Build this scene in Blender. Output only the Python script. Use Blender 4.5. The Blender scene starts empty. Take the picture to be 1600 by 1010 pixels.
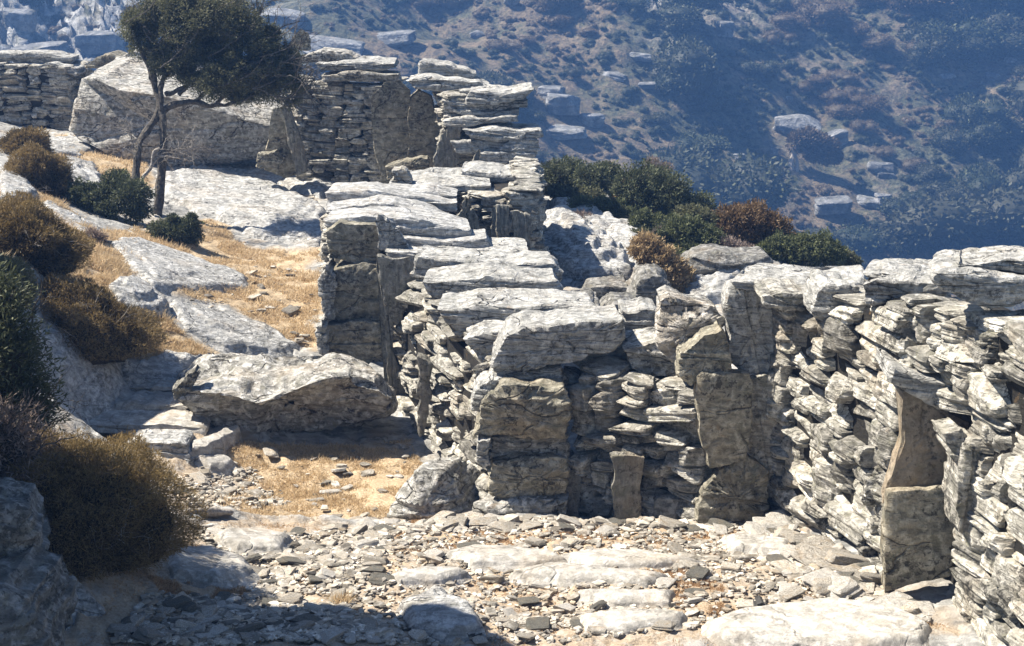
import bpy, math, random
import numpy as np
from mathutils import Vector, Matrix

# ------------------------------------------------------------ camera, world, sun
scn = bpy.context.scene
COL = scn.collection
F, CX, CY, PITCH = 2500.0, 800.0, 505.0, math.radians(14)
CAMZ = 2.6
cam_d = bpy.data.cameras.new('camera'); cam = bpy.data.objects.new('camera', cam_d); COL.objects.link(cam)
cam.location = (0, 0, CAMZ); cam.rotation_euler = (math.pi/2-PITCH, 0, 0)
cam_d.sensor_width = 36; cam_d.lens = 36*F/1600; cam_d.clip_start = .05; cam_d.clip_end = 2000
scn.camera = cam
SUN_EL, SUN_LEFT = 52.0, 76.0                # elevation; degrees to the left of the view axis (+Y)
w = bpy.data.worlds.new('World'); scn.world = w; w.use_nodes = True
nt = w.node_tree; bg = nt.nodes['Background']; sky = nt.nodes.new('ShaderNodeTexSky')
sky.sky_type = 'NISHITA'; sky.sun_disc = False
sky.sun_elevation = math.radians(SUN_EL); sky.sun_rotation = math.radians(-SUN_LEFT)
sky.air_density = 1.0; sky.dust_density = .4; sky.ozone_density = 3.5
nt.links.new(sky.outputs[0], bg.inputs[0]); bg.inputs[1].default_value = .058
sd = bpy.data.lights.new('sun', 'SUN'); sd.energy = 5.0; sd.angle = math.radians(.5); sd.color = (1, .92, .79)
so = bpy.data.objects.new('sun', sd); COL.objects.link(so)
e, a = math.radians(SUN_EL), math.radians(SUN_LEFT)
SDIR = Vector((-math.sin(a)*math.cos(e), math.cos(a)*math.cos(e), math.sin(e)))
so.rotation_euler = SDIR.to_track_quat('Z', 'Y').to_euler(); so.location = (-10, 8, 14)
vs = scn.view_settings; vs.view_transform = 'Standard'; vs.look = 'None'; vs.exposure = 1.28; vs.gamma = 1

CP, SP = math.cos(PITCH), math.sin(PITCH)
def P(px, py, d):
    u = (px-CX)/F; v = (CY-py)/F
    return np.array([u*d, d*(v*SP+CP), CAMZ+d*(v*CP-SP)])
def ray(px, py): return P(px, py, 1.0)-np.array([0, 0, CAMZ])
def PZ(px, py, z):
    r = ray(px, py); k = (z-CAMZ)/r[2]; return np.array([r[0]*k, r[1]*k, z])
def project(V):
    V = np.atleast_2d(V); y = V[:, 1]; z = V[:, 2]-CAMZ
    d = y*CP-z*SP; up = y*SP+z*CP
    return CX+F*V[:, 0]/d, CY-F*up/d, d

# ------------------------------------------------------------ noise
def hsh(ix, iy, iz, seed):
    h = (ix.astype(np.int64)*374761393+iy.astype(np.int64)*668265263+iz.astype(np.int64)*2147483647+seed*1274126177) & 0xffffffff
    h = ((h ^ (h >> 13))*1274126177) & 0xffffffff
    h = ((h ^ (h >> 15))*2246822519) & 0xffffffff
    return ((h ^ (h >> 16)) & 0xffffff)/float(0xffffff)*2-1
def vnoise(p, seed=0):
    i = np.floor(p).astype(np.int64); f = p-i; f = f*f*f*(f*(f*6-15)+10)
    r = 0
    for dx in (0, 1):
        wx = f[:, 0] if dx else 1-f[:, 0]
        for dy in (0, 1):
            wy = f[:, 1] if dy else 1-f[:, 1]
            for dz in (0, 1):
                wz = f[:, 2] if dz else 1-f[:, 2]
                r = r+hsh(i[:, 0]+dx, i[:, 1]+dy, i[:, 2]+dz, seed)*wx*wy*wz
    return r
def fbm(p, size, octv=4, seed=0, gain=.5):
    q = p/size; r = np.zeros(len(p)); a = 1.0
    for k in range(octv):
        r += a*vnoise(q+k*17.3, seed+k*7); q = q*2.03; a *= gain
    return r
def n1(x, seed=0):
    z = np.zeros_like(x); return vnoise(np.stack([x, z+.5, z+.5], 1), seed)
def p3(x, y): return np.stack([x, y, np.zeros_like(x)], 1)

# ------------------------------------------------------------ mesh helpers
def make_mesh(name, V, Fs, mat=None, tint=None, smooth=35, attrs=None):
    me = bpy.data.meshes.new(name); V = np.asarray(V, dtype=np.float32)
    if not isinstance(Fs, (list, tuple)): Fs = [Fs]
    Fs = [np.asarray(f, dtype=np.int32) for f in Fs if len(f)]
    nl = sum(f.size for f in Fs); npoly = sum(len(f) for f in Fs)
    me.vertices.add(len(V)); me.vertices.foreach_set('co', V.ravel())
    me.loops.add(nl); me.loops.foreach_set('vertex_index', np.concatenate([f.ravel() for f in Fs]))
    me.polygons.add(npoly)
    tot = np.concatenate([np.full(len(f), f.shape[1], dtype=np.int32) for f in Fs])
    st = np.concatenate([[0], np.cumsum(tot)[:-1]]).astype(np.int32)
    me.polygons.foreach_set('loop_start', st); me.polygons.foreach_set('loop_total', tot)
    me.update(calc_edges=True)
    if smooth:
        me.polygons.foreach_set('use_smooth', np.ones(npoly, dtype=bool))
        if smooth < 180: me.set_sharp_from_angle(angle=math.radians(smooth))
    else: me.polygons.foreach_set('use_smooth', np.zeros(npoly, dtype=bool))
    if tint is None: tint = np.zeros(len(V))
    at = me.attributes.new('tint', 'FLOAT', 'POINT'); at.data.foreach_set('value', np.asarray(tint, dtype=np.float32))
    for k, v in (attrs or {}).items():
        at = me.attributes.new(k, 'FLOAT', 'POINT'); at.data.foreach_set('value', np.asarray(v, dtype=np.float32))
    if mat: me.materials.append(mat)
    me.update(); return me
def link(name, me, parent=None, loc=(0, 0, 0)):
    o = bpy.data.objects.new(name, me); COL.objects.link(o); o.location = tuple(float(v) for v in loc)
    if parent: o.parent = parent
    return o
def tag(o, label, cat, group=None, kind=None):
    if label: o['label'] = label
    if cat: o['category'] = cat
    if group: o['group'] = group
    if kind: o['kind'] = kind
    return o
def thing(name, label, cat, loc, group=None):
    o = bpy.data.objects.new(name, None); COL.objects.link(o); o.location = tuple(float(v) for v in loc); o.empty_display_size = .2
    return tag(o, label, cat, group)
def base_of(V):
    return np.array([(V[:, 0].min()+V[:, 0].max())/2, (V[:, 1].min()+V[:, 1].max())/2, V[:, 2].min()])
def part(name, V, Fs, mat, parent, tint=None, smooth=28):
    V = np.asarray(V)-np.array(parent.location)
    return link(name, make_mesh(name, V, Fs, mat, tint, smooth), parent)
def single(name, V, Fs, mat, label, cat, group=None, tint=None, smooth=35):
    b = base_of(np.asarray(V)); o = link(name, make_mesh(name, V-b, Fs, mat, tint, smooth), None, b)
    return tag(o, label, cat, group)
class Batch:
    def __init__(s): s.V = []; s.Q = []; s.T = []; s.n = 0
    def add(s, V, Q, t=0.0):
        s.V.append(V); s.Q.append(Q+s.n); s.T.append(np.full(len(V), t) if np.isscalar(t) else t); s.n += len(V)
    def out(s): return np.concatenate(s.V), np.concatenate(s.Q), np.concatenate(s.T)

def cubesphere(n):
    idx = {}; V = []; Q = []
    def vid(c):
        if c not in idx: idx[c] = len(V); V.append(c)
        return idx[c]
    for ax in range(3):
        for s in (0, n):
            for i in range(n):
                for j in range(n):
                    def c(a, b):
                        t = [0, 0, 0]; t[ax] = s; t[(ax+1) % 3] = a; t[(ax+2) % 3] = b; return tuple(t)
                    q = [vid(c(i, j)), vid(c(i+1, j)), vid(c(i+1, j+1)), vid(c(i, j+1))]
                    if s == 0: q.reverse()
                    Q.append(q)
    return np.array(V, dtype=float)/n*2-1, np.array(Q)
def normals(V, Q):
    a, b, c, d = (V[Q[:, k]] for k in range(4))
    n = np.cross(c-a, d-b); N = np.zeros_like(V)
    for k in range(4): np.add.at(N, Q[:, k], n)
    return N/np.maximum(np.linalg.norm(N, axis=1, keepdims=True), 1e-9)
def strata(V, bed, thick, seed, wob=.5):
    """offset in -1..1 of thin beds: some stick out, some are recessed"""
    bed = np.asarray(bed, float); bed = bed/np.linalg.norm(bed)
    wv = V@bed/thick+wob*fbm(V, .30, 3, seed)
    i = np.floor(wv); f = wv-i
    r0 = hsh(i, i*0, i*0, seed+3); r1 = hsh(i+1, i*0, i*0, seed+3)
    t = np.clip((f-.8)/.2, 0, 1)
    return r0*(1-t)+r1*t-.9*np.exp(-((f-.95)/.07)**2)
_cs = {}
def stone(seed, n=7, pw=5, cuts=5, lay=.10, rough=.10):
    """one rough flat-bedded stone fitted to a unit box centred on the origin"""
    if n not in _cs: _cs[n] = cubesphere(n)
    C, Q = _cs[n]; r = np.random.RandomState(seed)
    V = C/((np.abs(C)**pw).sum(1, keepdims=True)**(1/pw))
    for k in range(cuts):
        nn = r.normal(size=3)*np.array([1, 1, .7]); nn /= np.linalg.norm(nn)
        o = (np.abs(nn).sum())*r.uniform(.5, .8)
        V = V-np.maximum(0, V@nn-o)[:, None]*nn
    off = r.uniform(0, 50, 3)
    V = V+np.stack([fbm(V+off+k*9, 1.1, 3, seed+k) for k in range(3)], 1)*rough
    L = strata(V*np.array([.25, .25, 1])+off, (r.uniform(-.2, .2), r.uniform(-.2, .2), 1), .38, seed, .25)
    V[:, :2] *= (1+lay*L)[:, None]
    lo, hi = V.min(0), V.max(0)
    return (V-(lo+hi)/2)/(hi-lo), Q
ST = [stone(100+i, 8, 9, 6, .07, .06) for i in range(22)]
STL = [stone(300+i, 4, 7, 4, .08, .10) for i in range(16)]
STH = [stone(200+i, 14, 9, 6, .05, .06) for i in range(20)]
def rotm(rx, ry, rz):
    return np.array(Matrix.Rotation(rz, 3, 'Z') @ Matrix.Rotation(ry, 3, 'Y') @ Matrix.Rotation(rx, 3, 'X'))

def resample(poly, M):
    P_ = np.asarray(poly, float); Q_ = np.roll(P_, -1, 0); L = np.linalg.norm(Q_-P_, axis=1)
    cum = np.concatenate([[0], np.cumsum(L)]); t = np.linspace(0, cum[-1], M, endpoint=False)
    k = np.clip(np.searchsorted(cum, t, 'right')-1, 0, len(P_)-1); f = (t-cum[k])/np.maximum(L[k], 1e-9)
    return P_[k]*(1-f)[:, None]+Q_[k]*f[:, None]
def loft(ring, back, K=10, C=6, taper=.92, bulge=.03, ring2=None):
    """closed rock from an outline ring (M,3) swept along the vector back, front and back capped with rings"""
    M = len(ring); c = ring.mean(0); back = np.asarray(back, float)
    rings = []
    for i in range(C):
        s = .04+.90*(i+.0)/C; rings.append(c+(ring-c)*s-back*bulge*(1-s*s))
    rings.append(c+(ring-c)*.965+back*.003); rings.append(c+(ring-c)*.995+back*.03)
    for k in range(1, K):
        t = k/K; rings.append(c+(ring-c)*(1+(taper-1)*t)+back*t if ring2 is None else ring*(1-t)+ring2*t)
    rb = c+(ring-c)*taper+back if ring2 is None else ring2; cb = rb.mean(0)
    rings.append(cb+(rb-cb)*.97)
    for i in range(C-1, -1, -1):
        rings.append(cb+(rb-cb)*(.04+.90*i/C))
    R = len(rings); V = np.concatenate(rings)
    q = []
    m = np.arange(M); m2 = (m+1) % M
    for r_ in range(R-1):
        q.append(np.stack([r_*M+m, r_*M+m2, (r_+1)*M+m2, (r_+1)*M+m], 1))
    q = np.concatenate(q)
    capf = [np.arange(M)[::-1].reshape(1, M), (np.arange(M)+(R-1)*M).reshape(1, M)]
    N = normals(V, q)
    if (N[(C+3)*M:(C+4)*M]*(ring-c)).sum() < 0: # outward
        q = q[:, ::-1]; capf = [f[:, ::-1] for f in capf]
    return V, q, capf
def rough(V, Q, a1=.015, s1=.22, a2=.01, bed=(0, 0, 1), thick=.03, seed=0, oct=4):
    N = normals(V, Q); Nb = np.asarray(bed, float); Nb = Nb/np.linalg.norm(Nb)
    side = 1-np.abs(N@Nb)**2
    d = a1*fbm(V, s1, oct, seed)+a2*strata(V, bed, thick, seed)*np.clip(side*1.3, .12, 1)
    return V+N*d[:, None]
def slab(poly, d, t, back=(0, 1, 0), M=110, K=12, C=7, taper=.94, a1=.012, s1=.22, a2=.01, bed=(.05, -.05, 1), thick=.03, seed=0, jag=3.0, bulge=.03, vert=True, backpoly=None):
    jag = min(jag, 26.0/d)
    if vert:
        vm = (CY-np.mean([p[1] for p in poly]))/F; Yp = d*(vm*SP+CP)
        poly = [(p[0], p[1], (p[2] if len(p) > 2 else 0)+Yp/((CY-p[1])/F*SP+CP)-d) for p in poly]
    """rock whose camera-side outline is given in photo pixels at depth d, t metres deep along back"""
    pts = np.array([(p[0], p[1], (p[2] if len(p) > 2 else 0)+d) for p in poly], float)
    r = resample(pts, M)
    ang = np.arange(M)/M*2*math.pi
    j = p3(np.cos(ang)*2.2+seed*3.1, np.sin(ang)*2.2+seed)
    nx = fbm(j, 1, 3, seed); ny = fbm(j+40, 1, 3, seed+5)
    r[:, 0] += nx*jag; r[:, 1] += ny*jag
    ring = np.array([P(*q) for q in r])
    b = np.array(back, float); b = b/np.linalg.norm(b)*t; r2 = None
    if backpoly is not None:
        q_ = np.array([(p[0], p[1], d+t+(p[2] if len(p) > 2 else 0)) for p in backpoly], float); A_ = np.asarray(pts); L_ = np.linalg.norm(np.roll(A_, -1, 0)-A_, axis=1)
        cum = np.concatenate([[0], np.cumsum(L_)]); tt = np.linspace(0, cum[-1], M, endpoint=False); k_ = np.clip(np.searchsorted(cum, tt, 'right')-1, 0, len(A_)-1); f_ = ((tt-cum[k_])/np.maximum(L_[k_], 1e-9))[:, None]
        rr_ = q_[k_]*(1-f_)+np.roll(q_, -1, 0)[k_]*f_; rr_[:, 0] += nx*jag; rr_[:, 1] += ny*jag; r2 = np.array([P(*q) for q in rr_])
    V, Q, cap = loft(ring, b, K, C, taper, bulge, r2)
    V = rough(V, Q, a1, s1, a2, bed, thick, seed)
    return V, [Q]+cap
# ------------------------------------------------------------ materials
def mat_new(name):
    m = bpy.data.materials.new(name); m.use_nodes = True; nt = m.node_tree
    b = nt.nodes['Principled BSDF']; b.inputs['Specular IOR Level'].default_value = .25; b.inputs['Roughness'].default_value = .85
    return m, nt, b
def N_(nt, t, **k):
    n = nt.nodes.new(t)
    for a_, v in k.items(): setattr(n, a_, v)
    return n
def noise_n(nt, vec, scale, detail=5, rough=.55, dist=0):
    n = N_(nt, 'ShaderNodeTexNoise'); n.inputs['Scale'].default_value = scale; n.inputs['Detail'].default_value = detail
    n.inputs['Roughness'].default_value = rough; n.inputs['Distortion'].default_value = dist
    nt.links.new(vec, n.inputs['Vector']); return n.outputs['Fac']
def ramp(nt, fac, stops, interp='LINEAR'):
    n = N_(nt, 'ShaderNodeValToRGB'); el = n.color_ramp.elements; n.color_ramp.interpolation = interp
    while len(el) < len(stops): el.new(.5)
    for e_, (p_, c_) in zip(el, stops):
        e_.position = p_; e_.color = (c_, c_, c_, 1) if np.isscalar(c_) else (*c_, 1)
    nt.links.new(fac, n.inputs[0]); return n.outputs[0]
def mix(nt, fac, a_, b_, mode='MIX'):
    n = N_(nt, 'ShaderNodeMix', data_type='RGBA', blend_type=mode); n.clamp_factor = True
    for i_, v in ((0, fac), (6, a_), (7, b_)):
        if hasattr(v, 'node'): nt.links.new(v, n.inputs[i_])
        else: n.inputs[i_].default_value = v if i_ == 0 else (*v, 1)
    return n.outputs[2]
def math_n(nt, op, a_, b_=None):
    n = N_(nt, 'ShaderNodeMath', operation=op)
    for i_, v in enumerate((a_, b_)):
        if v is None: continue
        if hasattr(v, 'node'): nt.links.new(v, n.inputs[i_])
        else: n.inputs[i_].default_value = v
    return n.outputs[0]
def attr(nt, name):
    n = N_(nt, 'ShaderNodeAttribute', attribute_name=name); return n.outputs['Fac']
def schist(name, c0, c1, c2, dark=.5, warm=.35, bedscale=(1, 1, 7), bump=.6, rnd=0.0, scale=1.0, pale=.5, lichen=.5, crack=0.0, orange=.25):
    """c0 darker tone, c1 mid tone, c2 pale tone"""
    m, nt, b = mat_new(name)
    tc = N_(nt, 'ShaderNodeTexCoord').outputs['Object']
    geo = N_(nt, 'ShaderNodeObjectInfo').outputs['Random']
    mp = N_(nt, 'ShaderNodeMapping'); mp.inputs['Scale'].default_value = bedscale; nt.links.new(tc, mp.inputs[0])
    cmb = N_(nt, 'ShaderNodeVectorMath', operation='SCALE'); nt.links.new(geo, cmb.inputs['Scale']); cmb.inputs[0].default_value = (7, 5, 3)
    add = N_(nt, 'ShaderNodeVectorMath', operation='ADD'); nt.links.new(tc, add.inputs[0]); nt.links.new(cmb.outputs[0], add.inputs[1]); v = add.outputs[0]
    big = noise_n(nt, v, 5*scale, 4, .6); med = noise_n(nt, v, 22*scale, 6, .65, .4); fine = noise_n(nt, v, 120*scale, 4, .7)
    band = noise_n(nt, mp.outputs[0], 9*scale, 6, .6, .3)
    col = mix(nt, ramp(nt, band, [(.38, 0), (.62, 1)]), c0, c1)
    col = mix(nt, math_n(nt, 'MULTIPLY', ramp(nt, med, [(.48, 0), (.62, 1)]), pale), col, c2)
    wc = noise_n(nt, v, 3.1*scale, 5, .6)
    col = mix(nt, math_n(nt, 'MULTIPLY', ramp(nt, wc, [(.50, 0), (.66, 1)]), warm), col, (.40, .29, .17))
    ol = noise_n(nt, v, 9*scale, 6, .7, .5); col = mix(nt, math_n(nt, 'MULTIPLY', ramp(nt, ol, [(.63, 0), (.68, 1)]), orange), col, (.42, .25, .10))
    lv = noise_n(nt, v, 14*scale, 7, .7, .6)
    col = mix(nt, math_n(nt, 'MULTIPLY', ramp(nt, lv, [(.55, 0), (.60, 1)]), lichen), col, (.17, .165, .12))
    dk = noise_n(nt, v, 34*scale, 6, .75, .3)
    col = mix(nt, math_n(nt, 'MULTIPLY', ramp(nt, math_n(nt, 'MULTIPLY', dk, math_n(nt, 'ADD', big, .5)), [(.56, 0), (.62, 1)]), dark), col, (.045, .042, .036))
    crk = None
    if crack:
        vd = N_(nt, 'ShaderNodeVectorMath', operation='SCALE'); nz = N_(nt, 'ShaderNodeTexNoise'); nz.inputs['Scale'].default_value = 4*scale; nz.inputs['Detail'].default_value = 4
        nt.links.new(v, nz.inputs['Vector']); nt.links.new(nz.outputs['Color'], vd.inputs[0]); vd.inputs['Scale'].default_value = .35/scale
        va = N_(nt, 'ShaderNodeVectorMath', operation='ADD'); nt.links.new(mp.outputs[0], va.inputs[0]); nt.links.new(vd.outputs[0], va.inputs[1])
        vo = N_(nt, 'ShaderNodeTexVoronoi', feature='DISTANCE_TO_EDGE'); vo.inputs['Scale'].default_value = 1.9*scale; nt.links.new(va.outputs[0], vo.inputs['Vector'])
        crk = ramp(nt, vo.outputs[0], [(.0, 1), (.018, 0)]); brk = ramp(nt, big, [(.42, 0), (.55, 1)])
        crk = math_n(nt, 'MULTIPLY', crk, brk); col = mix(nt, math_n(nt, 'MULTIPLY', crk, crack), col, (.05, .045, .035))
    t = math_n(nt, 'ADD', attr(nt, 'tint'), math_n(nt, 'MULTIPLY', math_n(nt, 'SUBTRACT', geo, .5), rnd))
    f = math_n(nt, 'ADD', 1.0, t)
    fn = N_(nt, 'ShaderNodeVectorMath', operation='SCALE'); nt.links.new(col, fn.inputs[0]); nt.links.new(f, fn.inputs['Scale'])
    gr = N_(nt, 'ShaderNodeVectorMath', operation='SCALE'); nt.links.new(fn.outputs[0], gr.inputs[0])
    nt.links.new(ramp(nt, fine, [(.3, .8), (.7, 1.18)]), gr.inputs['Scale'])
    nt.links.new(gr.outputs[0], b.inputs['Base Color'])
    h = math_n(nt, 'ADD', math_n(nt, 'MULTIPLY', fine, .25), math_n(nt, 'ADD', math_n(nt, 'MULTIPLY', med, .8), math_n(nt, 'MULTIPLY', band, 1.0)))
    if crk: h = math_n(nt, 'SUBTRACT', h, math_n(nt, 'MULTIPLY', crk, .9))
    bp = N_(nt, 'ShaderNodeBump'); bp.inputs['Strength'].default_value = bump; bp.inputs['Distance'].default_value = .03/scale
    nt.links.new(h, bp.inputs['Height']); nt.links.new(bp.outputs[0], b.inputs['Normal'])
    return m
G0, G1, G2 = (.16, .153, .135), (.37, .355, .31), (.66, .635, .58)
M_wall = schist('schist_wall_stone', G0, G1, G2, .85, .22, bump=.9, pale=.65, lichen=.6)
M_cap = schist('schist_capstone', (.22, .22, .21), (.44, .435, .41), (.68, .67, .64), .65, .1, bump=1.0, rnd=.15, pale=.7, lichen=.35, crack=.8)
M_tan = schist('tan_lichen_schist', (.13, .122, .095), (.29, .265, .205), (.48, .45, .37), .85, .25, (1, 1, 3), bump=.9, rnd=.35, pale=.7, lichen=.7, crack=.5)
M_jamb = schist('smooth_tan_orange_schist', (.15, .125, .092), (.27, .225, .17), (.42, .375, .31), .7, .3, (1, 1, 1.3), bump=.35, pale=.35, lichen=.4, crack=.25, orange=.3)
M_up = schist('upright_schist', (.13, .125, .11), (.25, .24, .205), (.48, .46, .41), .7, .3, (5, 5, 1), bump=.8, rnd=.15, pale=.4)
M_ground_rock = schist('bare_bedrock', (.22, .22, .215), (.41, .41, .40), (.66, .655, .64), .5, .18, (1.2, 3.5, 7), bump=.7, rnd=.1, pale=.7, lichen=.25, crack=.45)
M_boulder = schist('boulder_schist', (.16, .155, .14), (.38, .37, .34), (.68, .665, .63), .85, .25, (1, 1, 4), bump=.9, pale=.8, crack=.9)
M_dark = schist('dark_weathered_schist', (.07, .068, .062), (.20, .195, .18), (.46, .45, .43), .8, .15, (1, 1, 4), bump=.8, pale=.6, lichen=.5)
M_loose = schist('loose_schist', (.19, .17, .14), (.40, .365, .31), (.66, .63, .58), .3, .4, (1, 1, 5), bump=.5, rnd=.6, pale=.6, lichen=.2)
M_flag = schist('worn_flagstone', (.26, .245, .22), (.42, .40, .365), (.60, .58, .545), .25, .25, (1, 1, 2), bump=.4, rnd=.15, pale=.7, lichen=.2, crack=.3)
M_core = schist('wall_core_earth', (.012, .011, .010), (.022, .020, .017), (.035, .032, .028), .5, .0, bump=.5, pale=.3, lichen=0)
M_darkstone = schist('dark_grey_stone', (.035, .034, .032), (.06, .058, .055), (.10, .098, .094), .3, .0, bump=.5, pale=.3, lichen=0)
M_far = schist('far_pale_rock', (.10, .105, .11), (.21, .215, .22), (.42, .42, .42), .35, .12, (1, 1, 3), bump=.9, rnd=.25, scale=.12, pale=.6)

def leaf_mat(name, c1, c2, trans=.35, c3=None, sc=6.0):
    m, nt, b = mat_new(name); out = nt.nodes['Material Output']
    t = attr(nt, 'tint'); g = N_(nt, 'ShaderNodeObjectInfo').outputs['Random']
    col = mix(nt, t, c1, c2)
    if c3: col = mix(nt, math_n(nt, 'MULTIPLY', g, .55), col, c3)
    b.inputs['Roughness'].default_value = .6; nt.links.new(col, b.inputs['Base Color'])
    tr = N_(nt, 'ShaderNodeBsdfTranslucent'); nt.links.new(col, tr.inputs[0])
    ms = N_(nt, 'ShaderNodeMixShader'); ms.inputs[0].default_value = trans
    nt.links.new(b.outputs[0], ms.inputs[1]); nt.links.new(tr.outputs[0], ms.inputs[2]); nt.links.new(ms.outputs[0], out.inputs[0])
    return m
def plain(name, c1, c2, sc=30, bump=.4, rough_=.9):
    m, nt, b = mat_new(name); tc = N_(nt, 'ShaderNodeTexCoord').outputs['Object']
    n = noise_n(nt, tc, sc, 6, .65); nt.links.new(mix(nt, ramp(nt, n, [(.35, 0), (.65, 1)]), c1, c2), b.inputs['Base Color'])
    bp = N_(nt, 'ShaderNodeBump'); bp.inputs['Strength'].default_value = bump; bp.inputs['Distance'].default_value = .02
    nt.links.new(n, bp.inputs['Height']); nt.links.new(bp.outputs[0], b.inputs['Normal']); b.inputs['Roughness'].default_value = rough_
    return m
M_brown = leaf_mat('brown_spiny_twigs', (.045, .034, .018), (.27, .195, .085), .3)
M_straw = leaf_mat('dry_straw', (.42, .31, .18), (.74, .60, .40), .3)
M_rust = leaf_mat('rust_dry_grass', (.36, .23, .13), (.58, .42, .26), .3)
M_olive = leaf_mat('olive_leaves', (.045, .047, .026), (.20, .20, .105), .35)
M_jun = leaf_mat('dark_juniper', (.035, .042, .022), (.15, .165, .085), .25)
M_green = leaf_mat('green_mastic', (.045, .056, .026), (.17, .185, .085), .3)
M_grey = leaf_mat('grey_dry_twigs', (.16, .12, .10), (.34, .27, .23), .25)
M_strawbush = leaf_mat('straw_bush_twigs', (.20, .14, .08), (.50, .37, .20), .25)
M_rustbush = leaf_mat('rust_heather', (.09, .06, .033), (.25, .165, .085), .3)
M_hillgreen = leaf_mat('hill_scrub_green', (.025, .034, .02), (.10, .115, .05), .2, (.07, .065, .045))
M_hillbrown = leaf_mat('hill_scrub_brown', (.08, .062, .04), (.25, .18, .105), .2, (.14, .12, .085))
M_bark = plain('grey_bark', (.035, .03, .026), (.15, .135, .115), 40, .9)
M_dead = plain('dead_wood', (.16, .14, .12), (.46, .42, .37), 60, .6)
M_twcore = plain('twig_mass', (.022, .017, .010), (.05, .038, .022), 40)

# ------------------------------------------------------------ terrain
cz = lambda px, py, z: PZ(px, py, z)
ctrl = [cz(*t) for t in [
 (800,1010,0),(1100,1010,0),(1400,960,0),(1600,1010,.02),(400,1010,.05),(1000,900,-.05),(600,900,-.03),(1200,830,-.18),(700,818,-.22),(950,816,-.23),
 (1150,814,-.22),(500,806,-.25),(400,900,0),(250,905,.05),(100,900,.2),(0,900,.24),(0,800,.42),(60,1010,.12),(200,1010,.06),(300,860,-.02),(340,740,-.28),
 (250,690,-.17),(220,650,-.15),(220,600,-.07),(100,600,.12),(100,540,.26),(135,664,-.13),(180,705,-.19),(110,640,-.03),(200,632,-.1),(0,600,.5),(300,600,-.09),(470,690,-.3),(620,690,-.33),(550,760,-.33),(650,740,-.33),
 (250,500,.15),(350,520,0),(480,545,-.15),(450,450,-.03),(300,420,.15),(150,420,.4),(50,430,.6),(400,380,.05),(200,350,.3),(50,310,.6),
 (300,300,.2),(480,290,.12),(200,240,.4),(50,240,.6),(50,215,.45),(400,270,.18),(570,570,-.2),(1000,390,.02)]]
ctrl += [np.array(t) for t in [
 (.3,8.35,-.46),(.9,8.3,-.42),(1.3,8.2,-.25),(-.2,9.2,-.35),(.6,9.5,-.25),(1.4,9.4,-.1),(2.3,9,0),(2.6,7,.1),(3.2,5.5,.2),(.9,11,-.05),(1.8,11.5,-.05),(2.9,11.5,-.1),
 (0,11.5,.0),(-.6,12.5,.1),(0,13.5,.1),(.4,15,.05),(.9,15.2,.1),(1.9,15.6,-.15),(2.8,14.2,-.3),(-1,15.2,.15),(-.8,16.5,.05),(0,17,-.1),
 (4.3,16.5,-3),(1.5,19.5,-3),(0,22,-3.5),(-3,22,-1.2),(-2.6,18.5,.2),(6.5,12,-3),(4.6,9,-.6),(-6.5,20,.0),(-4.9,18,.45),(-8,23,-2),(-6,11,1.3),(-4,6.5,.95),(-3,4,.7),(0,2.5,.05),(3,3,.2),(-1.5,3,.3),(-9,16,1.5),(9,20,-7),(9,6,-3)]]
ctrl = np.array(ctrl)
def phi(a_, b_): return np.sqrt(((a_[:, None, :2]-b_[None, :, :2])**2).sum(2)+.09)
_n = len(ctrl); A = np.zeros((_n+3, _n+3)); A[:_n, :_n] = phi(ctrl, ctrl)-.004*np.eye(_n); A[:_n, _n] = 1; A[:_n, _n+1:] = ctrl[:, :2]; A[_n:, :_n] = A[:_n, _n:].T
wts = np.linalg.solve(A, np.concatenate([ctrl[:, 2], [0, 0, 0]]))
def H0(x, y):
    x = np.atleast_1d(np.asarray(x, float)); y = np.atleast_1d(np.asarray(y, float)); out = np.empty(len(x))
    for i in range(0, len(x), 40000):
        q = np.stack([x[i:i+40000], y[i:i+40000]], 1)
        out[i:i+40000] = phi(q, ctrl)@wts[:_n]+wts[_n]+q@wts[_n+1:]
    return out
def H(x, y):
    x = np.atleast_1d(np.asarray(x, float)); y = np.atleast_1d(np.asarray(y, float))
    return H0(x, y)+.022*fbm(p3(x, y), .5, 4, 5)+.006*fbm(p3(x, y), .07, 3, 9)
def G(px, py, dmin=3.5, dmax=24):
    """point where the sight line of a photo pixel meets the ground"""
    d = np.linspace(dmin, dmax, 900); r = ray(px, py); pts = np.array([0, 0, CAMZ])+d[:, None]*r
    s = pts[:, 2]-H(pts[:, 0], pts[:, 1]); k = np.argmax(s < 0)
    if s[k] >= 0: k = len(d)-1
    p = pts[k].copy(); p[2] = H(p[0], p[1])[0]; return p
def inpoly(x, y, poly):
    poly = np.asarray(poly); r = np.zeros(len(x), bool); j = len(poly)-1
    for i in range(len(poly)):
        xi, yi, xj, yj = poly[i][0], poly[i][1], poly[j][0], poly[j][1]
        c = ((yi > y) != (yj > y)) & (x < (xj-xi)*(y-yi)/((yj-yi) or 1e-9)+xi); r ^= c; j = i
    return r
def edist(x, y, poly):
    poly = np.asarray(poly)[:, :2]; best = np.full(len(x), 1e9); p = np.stack([x, y], 1)
    for i in range(len(poly)):
        a_ = poly[i]; b_ = poly[(i+1) % len(poly)]; ab = b_-a_
        t = np.clip(((p-a_)@ab)/max(ab@ab, 1e-9), 0, 1)
        best = np.minimum(best, np.linalg.norm(p-a_-t[:, None]*ab, axis=1))
    return np.where(inpoly(x, y, poly), best, -best)
def gp(*pix): return np.array([G(px, py) for px, py in pix])

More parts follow.
